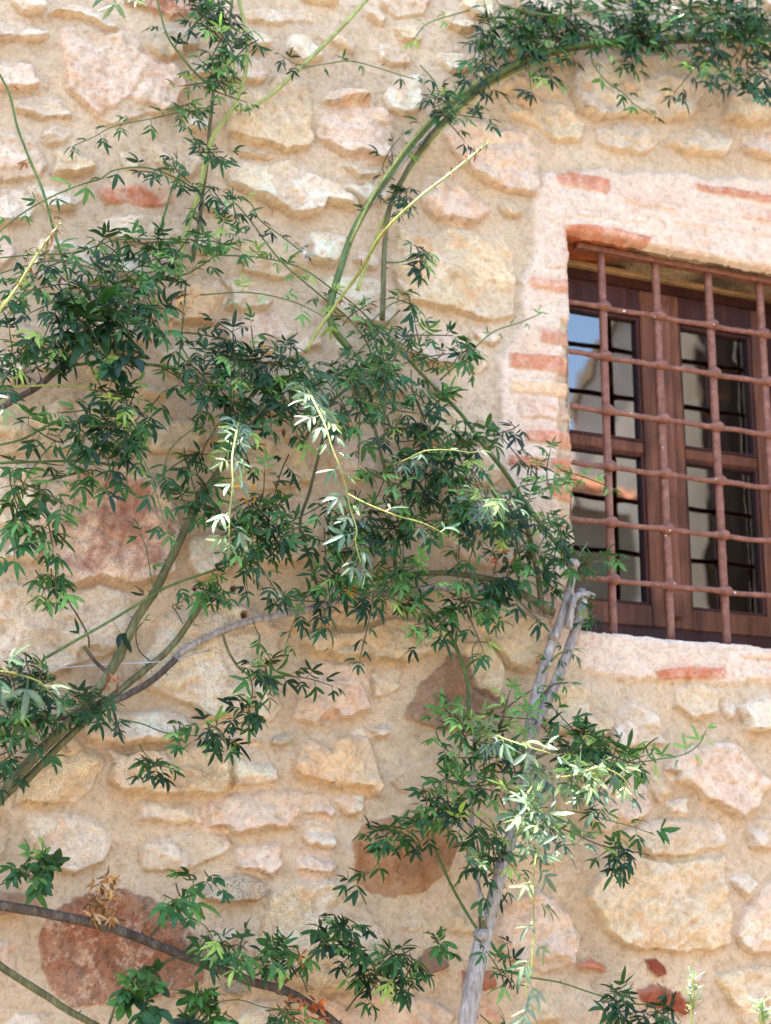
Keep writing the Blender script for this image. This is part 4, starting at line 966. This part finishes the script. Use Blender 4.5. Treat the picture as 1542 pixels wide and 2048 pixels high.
# lower right
A.branch([(1050, 1530, .09), (1100, 1505), (1160, 1500), (1220, 1510)], 6, 4, M_barkg, .10, .12, clumps=[C(px=1160, py=1492, rx=60, ry=26, n=16, size=.036, offs=(.07, .16)), C(px=1225, py=1515, rx=40, ry=20, n=6, size=.036, pal='mid')])
A.branch([(1200, 1515), (1260, 1525), (1320, 1518), (1370, 1508), (1398, 1488), (1412, 1462)], 3, 2, M_green, .10, .08, leaves=C(step=.025, size=.030, pal='light', nl=(3,)))
A.branch([(1040, 1545), (1010, 1545), (960, 1540)], 5, 4, M_twig, .08)
A.branch([(1110, 1620), (1160, 1625), (1215, 1640), (1270, 1655), (1310, 1670)], 3, 2, M_green, .10, leaves=C(step=.026, size=.036, pal='mid', nl=(3, 5)))
A.branch([(1105, 1650), (1150, 1668), (1200, 1690), (1250, 1700), (1300, 1710)], 4, 2, M_twig, .10, clumps=[C(px=1240, py=1700, rx=22, ry=8, n=4, size=.03, tl=(40, 60))])
A.branch([(985, 1935), (1020, 1945), (1060, 1955), (1120, 1965), (1190, 1988), (1250, 2005), (1330, 2012)], 4, 3, M_green, .08, clumps=[C(px=1235, py=1990, rx=26, ry=16, n=4, size=.036, tl=(40, 70)), C(px=1315, py=2015, rx=22, ry=14, n=4, size=.034, tl=(40, 70)), C(px=1005, py=1942, rx=14, ry=8, n=2, size=.03)])
A.branch([(1090, 2300, .1), (1110, 2200), (1100, 2110), (1000, 2060), (960, 2030)], 6, 3, M_green, .10, leaves=C(step=.05, size=.035, pal='dark'))
# shoots that hang far enough out from the wall to catch the sun
def spray(pl, pts, w0, w1, mt, leaves, label, name='hanging_shoot', clumps=(), per=6):
    return pl.branch(pts, w0, w1, mt, .3, leaves=leaves, label=label, name=name, clumps=clumps)
spray(A, [(600, 770, .10), (615, 780, .22), (632, 812, .36), (650, 850, .42), (664, 895, .44), (678, 930, .45), (690, 968, .45), (700, 1015, .45), (713, 1058, .46), (711, 1085, .46), (722, 1125, .46)], 4, 3, M_yell,
      C(step=.021, size=.033, pal='pale', nl=(5, 3, 5), outw=0.3, start=0.2), 'sunlit pale hanging shoot in front of the thicket')
spray(A, [(690, 985, .40), (735, 1008, .43), (790, 1030, .45), (850, 1048, .46), (895, 1072, .46)], 3, 2, M_yell, C(step=.05, size=.030, pal='pale', nl=(3,), start=.5, outw=.3), 'sunlit side shoot with curled pale tip')
spray(A, [(480, 830, .10), (472, 870, .33), (464, 920, .42), (466, 970, .44), (460, 1020, .44), (458, 1075, .45)], 4, 3, M_yell,
      C(step=.021, size=.032, pal='pale', nl=(5, 5, 3), outw=0.3), 'sunlit pale hanging shoot left of the thicket centre')
spray(A, [(780, 930, .12), (810, 920, .33), (850, 902, .44), (900, 900, .45), (940, 905, .45), (955, 903, .45)], 2.5, 2, M_yell, C(step=.05, size=.024, pal='pale', nl=(3,), start=.3, outw=.2), 'thin sunlit tendril')
spray(A, [(930, 1010, .12), (970, 1000, .36), (1005, 1000, .44), (1030, 1012, .45)], 3, 2, M_green, C(step=.020, size=.034, pal='pale', nl=(5, 3), outw=.3), 'pale sunlit shoot near the window corner')
spray(A, [(610, 705, .08), (640, 655, .10), (680, 598, .14), (722, 540, .20), (767, 465, .30), (830, 402, .36), (900, 348, .37), (950, 308, .38), (976, 286, .38)], 7, 5, M_yell, None, 'long bare yellow green shoot reaching up and right', clumps=())
# red brown whorls of young leaves on bare shoots
def whorls(pl, branch_name, spots, size=.016, n=5, pal='red', seed=1, off=.37):
    fo = Foliage(); r = random.Random(seed)
    for (px, py, o) in spots:
        q = W(px, py, o)
        for k in range(n):
            an = r.uniform(0, 6.28); d = np.array([math.cos(an), -r.uniform(.1, .8), math.sin(an)])
            fo.leaflet(q, unit(d), unit(UP+OUT*.5+.2*np.array([r.uniform(-1, 1), 0, 0])), size*r.uniform(.6, 1.3), size*.2, tuple(np.array(GREENS[pal][r.randrange(4)])*r.uniform(.7, 1.2)), r.uniform(.2, .9), .4, 0)
    return fo
whorls(A, '', [(722, 528, .20), (768, 465, .30), (870, 372, .365), (903, 344, .37), (935, 318, .375), (950, 306, .38), (962, 297, .38), (972, 288, .38), (683, 600, .14)], .015, 5, 'red', 3).build(A.root, 'young_leaves')
# big pale spray over the trunk and the long shoot hanging from it
spray(A, [(950, 1490, .10), (985, 1470, .30), (1010, 1478, .42), (1060, 1495, .48), (1105, 1508, .50)], 3, 2.5, M_yell, C(step=.03, size=.032, pal='pale', nl=(5, 3), outw=.3), 'pale sunlit shoot crossing in front of the trunk')
spray(A, [(1060, 1540, .12), (1100, 1555, .32), (1150, 1550, .46), (1200, 1535, .50), (1245, 1555, .50), (1260, 1585, .50)], 4, 3, M_yell, C(step=.018, size=.033, pal='pale', nl=(5, 3), outw=.3), 'pale sunlit spray to the right of the trunk',
      clumps=[C(px=1140, py=1565, rx=80, ry=26, n=5, pal='pale', size=.030, offs=(.40, .52), tl=(40, 70))])
spray(A, [(1060, 1550, .12), (1065, 1570, .34), (1050, 1600, .47), (1068, 1640, .50), (1075, 1670, .50), (1078, 1700, .50)], 4, 3, M_yell, C(step=.018, size=.033, pal='pale', nl=(5, 3), outw=.3), 'pale sunlit spray hanging in front of the trunk',
      clumps=[C(px=1055, py=1605, rx=38, ry=38, n=9, pal='pale', size=.031, offs=(.42, .54), tl=(40, 70)), C(px=1095, py=1675, rx=55, ry=24, n=8, pal='pale', size=.034, offs=(.42, .54), tl=(40, 70))])
spray(A, [(1078, 1690, .50), (1071, 1720, .51), (1066, 1780, .52), (1068, 1840, .52), (1066, 1900, .53), (1062, 1945, .53), (1052, 1975, .53), (1062, 2010, .53), (1072, 2040, .53)], 3.2, 3, M_yell,
      C(step=.030, size=.032, pal='pale', nl=(5, 5), outw=.25, wide=.9), 'long thin sunlit shoot hanging straight down beside the trunk')
spray(A, [(935, 1700, .12), (950, 1715, .40), (962, 1728, .44)], 2, 1.5, M_yell, C(step=.012, size=.018, pal='pale', nl=(3,)), 'small pale curled tip')

# ---- 2: the rose on the left with thick green stems
B = Plant((W(-260, 2300, 0.1)[0], -0.1, 0), 'climbing rose with thick olive green stems slanting up the left of the wall')
B.branch([(-420, 2900, .08), (-250, 2150, .08), (-80, 1720, .07), (20, 1572, .06), (80, 1502, .055), (140, 1442, .055), (195, 1380), (238, 1312), (272, 1240), (312, 1178), (350, 1100), (382, 1035), (402, 992), (432, 950), (480, 885), (540, 810), (590, 750)], 25, 11, M_barkg, .055, .05, knots=3, seg=12,
         clumps=[C(px=450, py=760, rx=110, ry=85, n=26, size=.036), C(px=420, py=690, rx=70, ry=40, n=8, size=.034), C(px=390, py=1010, rx=30, ry=22, n=3, size=.034), C(px=445, py=880, rx=50, ry=45, n=5, size=.034)])
B.branch([(40, 1575, .05), (120, 1490, .05), (200, 1415), (250, 1372), (305, 1328), (350, 1285), (385, 1235), (412, 1196), (430, 1165)], 16, 11, M_barkg, .045, clumps=[C(px=425, py=1175, rx=26, ry=20, n=4, size=.03, pal='mid', tl=(40, 70))])
B.branch([(352, 1318), (300, 1365), (225, 1402), (150, 1428), (70, 1440), (-60, 1448)], 13, 16, M_barkb, .05, clumps=[C(px=165, py=1395, rx=70, ry=32, n=12, size=.03), C(px=60, py=1370, rx=50, ry=34, n=12, size=.034), C(px=50, py=1440, rx=40, ry=30, n=6, size=.032, pal='mid'), C(px=15, py=1530, rx=25, ry=50, n=7, size=.036)])
B.branch([(-40, 1425, .10), (20, 1448, .10), (74, 1480, .09)], 12, 10, M_bark, name='stub')
B.branch([(168, 1293), (190, 1322), (214, 1346)], 7, 8, M_barkb, .05, name='stub')
B.branch([(178, 1296), (176, 1272), (160, 1240), (138, 1205), (118, 1175), (105, 1150)], 4, 3, M_twig, .05, .09, clumps=[C(px=100, py=1155, rx=30, ry=16, n=3, size=.036, pal='mid', tl=(40, 70), offs=(.06, .1))])
B.branch([(222, 1402), (232, 1440), (245, 1478)], 6, 4, M_barkb, .05)
B.branch([(238, 1438), (285, 1448), (325, 1464), (370, 1470), (400, 1472)], 3, 2.5, M_green, .06, clumps=[C(px=345, py=1458, rx=20, ry=6, n=2, size=.022, pal='mid', wide=1.4, tl=(30, 40)), C(px=420, py=1472, rx=28, ry=12, n=4, size=.038, tl=(40, 70))])
B.branch([(278, 1488), (288, 1505), (300, 1518)], 2, 2, M_twig, .05, clumps=[C(px=305, py=1525, rx=14, ry=14, n=3, size=.034, tl=(40, 60))])
B.branch([(92, 1315), (150, 1282), (215, 1245), (270, 1212), (330, 1176), (400, 1150), (470, 1128)], 6, 5, M_green, .07, leaves=C(step=.062, size=.036, pal='dark', nl=(3, 5)))
B.branch([(310, 1190), (300, 1140), (293, 1100), (282, 1068)], 3, 2, M_green, .07, leaves=C(step=.05, size=.034, pal='mid', nl=(3,)))
B.branch([(366, 1248), (352, 1222), (345, 1212), (365, 1203)], 2.5, 2, M_twig, .05, leaves=C(step=.03, size=.016, pal='dark', nl=(3, 5)))
B.branch([(300, 1322), (278, 1300), (272, 1265), (285, 1245)], 3, 2.5, M_twig, .05, leaves=C(step=.05, size=.02, pal='light', nl=(3,)))
# stems to the top
B.branch([(352, 560, .05), (368, 480), (382, 430), (402, 370), (414, 310), (432, 262), (462, 222), (486, 165), (495, 105), (488, 45), (470, -30)], 12, 7, M_yell, .05, clumps=[C(px=430, py=300, rx=24, ry=14, n=3, size=.03, tl=(40, 60))])
B.branch([(385, 520), (398, 450), (406, 385), (414, 320), (420, 250), (427, 180), (440, 125), (456, 75), (466, -30)], 9, 6, M_barkg, .045,
         clumps=[C(px=430, py=60, rx=42, ry=42, n=12, size=.03), C(px=465, py=90, rx=30, ry=25, n=4, size=.03, pal='mid'), C(px=420, py=160, rx=20, ry=20, n=3, size=.026, pal='mid'), C(px=420, py=10, rx=60, ry=20, n=6, size=.03), C(px=440, py=395, rx=60, ry=14, n=5, size=.03, tl=(50, 80))])
B.branch([(472, 218), (500, 216), (535, 195), (570, 165), (610, 128), (655, 84), (705, 32), (750, -20)], 9, 8, M_yell, .05)
B.branch([(610, 130), (590, 128), (565, 112)], 2, 1.5, M_twig, .06, leaves=C(step=.018, size=.022, pal='dark', nl=(3, 5)))
B.branch([(606, 135), (650, 128), (700, 122), (750, 134), (800, 150), (830, 158)], 2.5, 2, M_green, .06, leaves=C(step=.04, size=.028, pal='mid', nl=(3,)))
B.branch([(486, 165), (465, 148), (446, 122)], 4, 4, M_twig, .05)
B.branch([(428, 178), (395, 150), (360, 110), (332, 65), (312, -10)], 5, 4, M_green, .05, leaves=C(step=.06, size=.028, pal='dark', nl=(3, 5)))
B.branch([(412, 260), (400, 240), (380, 222), (300, 238), (230, 252), (185, 275), (150, 290)], 3, 2, M_green, .06, .08, leaves=C(step=.032, size=.030, pal='mid', nl=(3, 5)), clumps=[C(px=372, py=212, rx=22, ry=16, n=4, size=.026, pal='mid', tl=(30, 50))])
B.branch([(400, 385), (350, 355), (290, 335), (230, 340), (200, 358), (160, 370), (100, 395), (40, 430), (-20, 480)], 3.5, 3, M_green, .06, .08, leaves=C(step=.036, size=.030, pal='mid', nl=(3, 5)), clumps=[C(px=320, py=335, rx=50, ry=14, n=5, size=.032, pal='dark', tl=(40, 70))])
B.branch([(312, 490), (330, 425), (350, 362), (370, 345)], 5, 4, M_green, .06)
B.branch([(470, 395), (500, 405), (520, 440), (560, 470), (605, 505)], 3, 2.5, M_green, .05, leaves=C(step=.022, size=.024, pal='dark', nl=(3, 5)))
B.branch([(-60, 60), (12, 172), (35, 255), (62, 325), (85, 380), (102, 440), (118, 495), (135, 555), (150, 620)], 5, 6, M_green, .06, leaves=C(step=.12, size=.02, pal='red', nl=(3, 5)))
B.branch([(-40, 520), (60, 510), (150, 505), (230, 480), (300, 478), (420, 482), (480, 500)], 3, 2.5, M_green, .08, leaves=C(step=.026, size=.032, pal='mid', nl=(3, 5)), clumps=[C(px=370, py=492, rx=90, ry=18, n=8, size=.034, pal='mid', offs=(.08, .16)), C(px=240, py=488, rx=60, ry=20, n=6, size=.03)])
B.branch([(-40, 560), (40, 535), (120, 520), (200, 540), (300, 545)], 3, 2.5, M_green, .07, leaves=C(step=.036, size=.032, pal='mid', nl=(3, 5)))
# left thicket
B.branch([(-60, 850, .05), (20, 805), (80, 770), (125, 728), (170, 690), (235, 635), (300, 560), (350, 560)], 14, 10, M_barkb, .045,
         clumps=[C(px=180, py=625, rx=125, ry=50, n=23, size=.036, offs=(.06, .2)), C(px=130, py=560, rx=100, ry=40, n=8, size=.034), C(px=60, py=720, rx=65, ry=45, n=12, size=.034), C(px=340, py=545, rx=60, ry=36, n=8, size=.034), C(px=250, py=590, rx=70, ry=40, n=8, size=.036), C(px=205, py=655, rx=70, ry=36, n=6, size=.046, wide=1.7, offs=(.1, .2))])
B.branch([(110, 742), (160, 728), (220, 722), (290, 728), (358, 737)], 7, 6, M_green, .06)
B.branch([(150, 640), (165, 690), (185, 740), (200, 770)], 5, 4, M_green, .07)
B.branch([(372, 560), (368, 620), (362, 680), (356, 737)], 4, 4, M_green, .05)
B.branch([(-40, 778), (60, 772), (120, 770), (170, 775), (205, 795), (235, 830)], 5, 3.5, M_yell, .12, .15, clumps=[C(px=225, py=812, rx=100, ry=42, n=16, size=.036, offs=(.08, .2)), C(px=180, py=870, rx=80, ry=30, n=8, size=.036)])
B.branch([(-60, 900), (40, 880), (100, 850), (180, 840)], 5, 4, M_green, .05)
B.branch([(-60, 928), (60, 924), (130, 922), (190, 924), (228, 931), (246, 915), (250, 885), (240, 860)], 5.5, 5, M_green, .06, leaves=None, clumps=[C(px=90, py=955, rx=65, ry=42, n=8, size=.036, pal='mid', offs=(.08, .15)), C(px=50, py=1030, rx=50, ry=30, n=4, size=.04, pal='mid', offs=(.08, .14))])
B.branch([(262, 880, .15), (285, 915, .15), (300, 950, .16), (312, 985, .17), (322, 1020, .18), (330, 1050, .18)], 2.5, 2, M_green, leaves=C(step=.036, size=.038, pal='mid', nl=(3, 5), outw=.3))
B.branch([(170, 870, .12), (160, 930, .13), (152, 975, .13), (145, 1020, .13)], 2, 1.5, M_green, leaves=C(step=.06, size=.03, pal='light', nl=(3,), outw=.3))
B.branch([(20, 1010, .06), (70, 930), (110, 880)], 2.5, 2, M_green)
B.branch([(395, 850), (340, 900), (330, 960), (345, 1000)], 2.5, 2, M_green, .10, clumps=[C(px=400, py=935, rx=30, ry=20, n=3, pal='mid', size=.034)])
# sunlit shoots of this rose
sh = spray(B, [(-90, 760, .12), (-50, 700, .30), (0, 622, .42), (40, 566, .44), (80, 500, .45), (105, 468, .45), (121, 447, .45)], 7, 4, M_yell, None, 'stout bare yellow green shoot at the left edge')
whorls(B, '', [(5, 615, .42), (38, 574, .44), (62, 535, .445), (82, 500, .45), (95, 485, .45), (104, 470, .45), (112, 458, .45), (119, 449, .45)], .016, 5, 'red', 5).build(B.root, 'young_leaves')
spray(B, [(-60, 1390, .30), (-10, 1345, .46), (40, 1350, .48), (80, 1365, .48), (100, 1385, .48)], 3, 2, M_yell, C(step=.03, size=.042, pal='pale', nl=(5, 3), outw=.2), 'pale sunlit shoot low at the left edge')
spray(B, [(-60, 780, .40), (-20, 800, .44), (12, 805, .45)], 3, 2, M_yell, C(step=.02, size=.034, pal='pale', nl=(3,), outw=.2), 'pale sunlit leaf tips at the left edge')
spray(B, [(200, -60, .20), (230, -10, .26), (262, 0, .30)], 3, 2, M_yell, C(step=.02, size=.034, pal='pale', nl=(5, 3), outw=.2), 'pale sunlit shoot at the top edge')
# ---- 3: grey brown branch along the foot of the picture
D = Plant((W(-500, 2300, 0.1)[0], -0.09, 0), 'climbing rose with a long grey brown branch crossing the red stone at lower left')
D.branch([(-700, 2900, .08), (-500, 2100, .07), (-250, 1830, .06), (-60, 1803, .055), (10, 1812), (70, 1822), (140, 1836), (205, 1851), (280, 1876), (350, 1905), (430, 1935), (500, 1962), (560, 1978), (600, 1997), (650, 2030), (690, 2062), (760, 2120)], 22, 17, M_barkb, .055, knots=3, seg=12)
D.branch([(298, 1876), (315, 1855), (335, 1832), (350, 1815), (378, 1802)], 6, 4, M_twig, .06, .08, clumps=[C(px=345, py=1790, rx=30, ry=30, n=5, pal='mid', size=.036, wide=1.35, tl=(30, 60)), C(px=400, py=1752, rx=20, ry=8, n=2, size=.03, wide=1.6, tl=(30, 50), pal='mid')])
D.branch([(362, 1818), (385, 1838), (410, 1852), (425, 1875)], 2.5, 2, M_twig, .08, clumps=[C(px=428, py=1885, rx=18, ry=28, n=4, size=.034, tl=(40, 60)), C(px=475, py=1890, rx=24, ry=14, n=3, size=.036, pal='mid', tl=(40, 60)), C(px=535, py=1910, rx=24, ry=12, n=3, size=.034, tl=(40, 60))])
D.branch([(568, 1966), (590, 1943), (615, 1922), (635, 1898), (648, 1870), (655, 1850)], 7, 4, M_twig, .06, .08, clumps=[C(px=655, py=1845, rx=45, ry=22, n=7, size=.03, wide=1.5, tl=(40, 60)), C(px=685, py=1885, rx=38, ry=22, n=6, size=.034, tl=(40, 60)), C(px=575, py=1893, rx=20, ry=10, n=2, size=.028, wide=1.7, pal='mid', tl=(30, 40))])
D.branch([(615, 1985), (606, 1960), (590, 1935), (555, 1915)], 3, 2, M_twig, .06)
D.branch([(692, 2022), (720, 1985), (748, 1955), (790, 1918), (830, 1895)], 4, 3, M_twig, .06, clumps=[C(px=735, py=1940, rx=30, ry=20, n=5, size=.034, tl=(40, 60)), C(px=800, py=1905, rx=50, ry=26, n=8, size=.034, wide=1.15, tl=(40, 70)), C(px=790, py=1965, rx=32, ry=36, n=5, size=.034, tl=(40, 70)), C(px=880, py=1880, rx=16, ry=10, n=2, size=.026, wide=1.6, tl=(20, 40))])
D.branch([(370, 1912), (350, 1915), (320, 1928), (285, 1938), (262, 1960), (240, 1985), (228, 2020), (215, 2060)], 5, 6, M_twig, .06, clumps=[C(px=290, py=1935, rx=40, ry=22, n=5, pal='mid', size=.034, wide=2.0, tl=(40, 60)), C(px=245, py=1975, rx=40, ry=18, n=5, size=.034, wide=2.1, tl=(40, 60))])
D.branch([(380, 2020), (430, 2006), (480, 2000), (530, 2015), (600, 2020)], 2.5, 2, M_green, .06, clumps=[C(px=385, py=2005, rx=50, ry=16, n=6, size=.032, wide=1.6, tl=(40, 60)), C(px=410, py=2035, rx=40, ry=14, n=4, size=.034, wide=1.4, tl=(40, 60)), C(px=560, py=2025, rx=22, ry=12, n=2, size=.03)])
# ---- 4: bottom left corner
E_ = Plant((W(-700, 2300, 0.1)[0], -0.08, 0), 'climbing rose with an olive branch slanting down through the bottom left corner')
E_.branch([(-900, 2900, .08), (-600, 2100, .07), (-220, 1870, .06), (-50, 1905, .055), (20, 1945), (90, 1990), (140, 2022), (190, 2050), (260, 2090)], 18, 13, M_barkg, .05, seg=12)
E_.branch([(-60, 1800, .06), (0, 1770, .07), (50, 1750, .08), (85, 1722, .08), (92, 1690, .08)], 3, 2, M_twig, clumps=[C(px=72, py=1735, rx=46, ry=42, n=10, pal='mid', size=.031, wide=1.75, tl=(40, 60), offs=(.06, .11))])

# withered bunches caught on the branches
def dry_bunch(pl, px, py, rx, ry, n, pal, size, off=.08, seed=1, name='withered_leaves', lab=None):
    fo = Foliage(); r = random.Random(seed)
    for _ in range(n):
        q = W(px+r.uniform(-1, 1)*rx, py+r.uniform(-1, 1)*ry, off+r.uniform(-.02, .02)); an = r.uniform(0, 6.28); size_ = size*0.8
        d = unit(np.array([math.cos(an)*.7, -r.uniform(0, .8), math.sin(an)-.6]))
        fo.leaflet(q, d, unit(OUT+np.array([r.uniform(-.8, .8), 0, r.uniform(-.8, .8)])), size_*r.uniform(.6, 1.3), size_*r.uniform(.12, .4), tuple(np.array(GREENS[pal][r.randrange(4)])*r.uniform(.7, 1.15)), r.uniform(.3, 1.4), r.uniform(.3, 1.0), 0)
    o = fo.build(pl.root, name)
    if lab: o['label'] = lab
dry_bunch(D, 206, 1795, 24, 46, 80, 'dry', .024, .07, 3, lab='straw coloured withered leaves on the red stone')
dry_bunch(D, 605, 2022, 42, 24, 46, 'rust', .024, .07, 4, lab='orange withered leaves at the bottom edge')
dry_bunch(D, 597, 1918, 14, 14, 10, 'rust', .018, .08, 5)
dry_bunch(B, 340, 615, 45, 28, 34, 'dry', .024, .09, 6, lab='pale straw withered leaves above the left thicket')
dry_bunch(B, 235, 725, 22, 22, 16, 'dry', .024, .09, 7)
dry_bunch(B, 225, 1366, 14, 6, 7, 'rust', .016, .08, 8)
dry_bunch(B, 530, 700, 12, 22, 8, 'dry', .022, .12, 9)
dry_bunch(A, 690, 1181, 14, 6, 7, 'yellow', .026, .09, 10, lab='yellow turning leaf')
dry_bunch(A, 1015, 1100, 18, 16, 14, 'rust', .022, .09, 11); dry_bunch(A, 985, 1122, 12, 10, 8, 'rust', .02, .09, 12)
dry_bunch(A, 712, 775, 6, 12, 7, 'rust', .022, .14, 13); dry_bunch(A, 500, 985, 14, 18, 8, 'yellow', .022, .09, 14)
dry_bunch(A, 880, 1630, 3, 6, 3, 'yellow', .014, .09, 15); dry_bunch(A, 575, 860, 22, 34, 9, 'dry', .026, .05, 16)
dry_bunch(A, 586, 1252, 7, 18, 7, 'yellow', .014, .04, 17)

# ---- small plants in front of the wall at the bottom edge
def weed(px, py, off, h, label, seed, n=22):
    base = W(px, py, off); top = W(px, py-h, off); r = random.Random(seed)
    foot = np.array([base[0], base[1], 0.0])
    root = empty('weed', tuple(foot), label, 'weed', 'pale weeds at the foot of the wall')
    P = cr_spline([foot, foot*.5+base*.5+np.array([.02, 0, 0]), base, (base+top)/2+np.array([.004, 0, 0]), top], 8)
    mb = MB(); mb.tube(P, [0.0030*(1-i/len(P)*0.7) for i in range(len(P))], 6); mb.build('stem', M_yell, root, True)
    fo = Foliage()
    for i in range(len(P)//3, len(P)):
        for _ in range(3):
            an = r.uniform(0, 6.28); d = unit(np.array([math.cos(an), math.sin(an)*.8, r.uniform(.1, .9)]))
            fo.leaflet(P[i]+np.array([0, 0, r.uniform(-.01, .01)]), d, UP+d*-.3, r.uniform(.016, .032), .0038, tuple(np.array(GREENS['pale'][r.randrange(4)])*r.uniform(.9, 1.3)), r.uniform(-.2, .4), .3, 0)
    fo.build(root)
weed(1385, 2080, .52, 130, 'spiky pale green weed standing before the wall near the dark red chips', 1)
weed(1525, 2080, .52, 62, 'low pale green weed at the bottom right corner', 2)

# ---- galvanised wire with a clip that the roses are tied to
M_wire, _, b = mat('galvanised_wire', (0.45, 0.45, 0.47), 0.4, 0.5); b.inputs['Metallic'].default_value = 0.7
wr = empty('tying_wire', tuple(W(330, 1325, .04)), 'thin grey wire stretched behind the left rose just above its forked stems', 'wire', 'tying wires')
mb = MB(); P = cr_spline([W(40, 1345, .03), W(190, 1330, .05), W(330, 1322, .05), W(420, 1300, .03)]); mb.tube(P, [0.0011]*len(P), 6); mb.build('strand', M_wire, wr, True)
wr = empty('tying_wire', tuple(W(608, 505, .04)), 'short grey wire with a white clip beside the square pale stone', 'wire', 'tying wires')
mb = MB(); P = cr_spline([W(620, 466, .02), W(610, 490, .035), W(607, 506, .04), W(680, 520, .02)]); mb.tube(P, [0.0009]*len(P), 6); mb.build('strand', M_wire, wr, True)
M_clip, _, _ = mat('white_clip', (0.8, 0.8, 0.8), 0.4, 0.5)
mb = MB(); q = W(607, 506, .04); mb.tube([q+np.array([-.006, 0, 0]), q, q+np.array([.006, -.002, .002])], [.003, .0045, .003], 10); mb.build('clip', M_clip, wr, True)
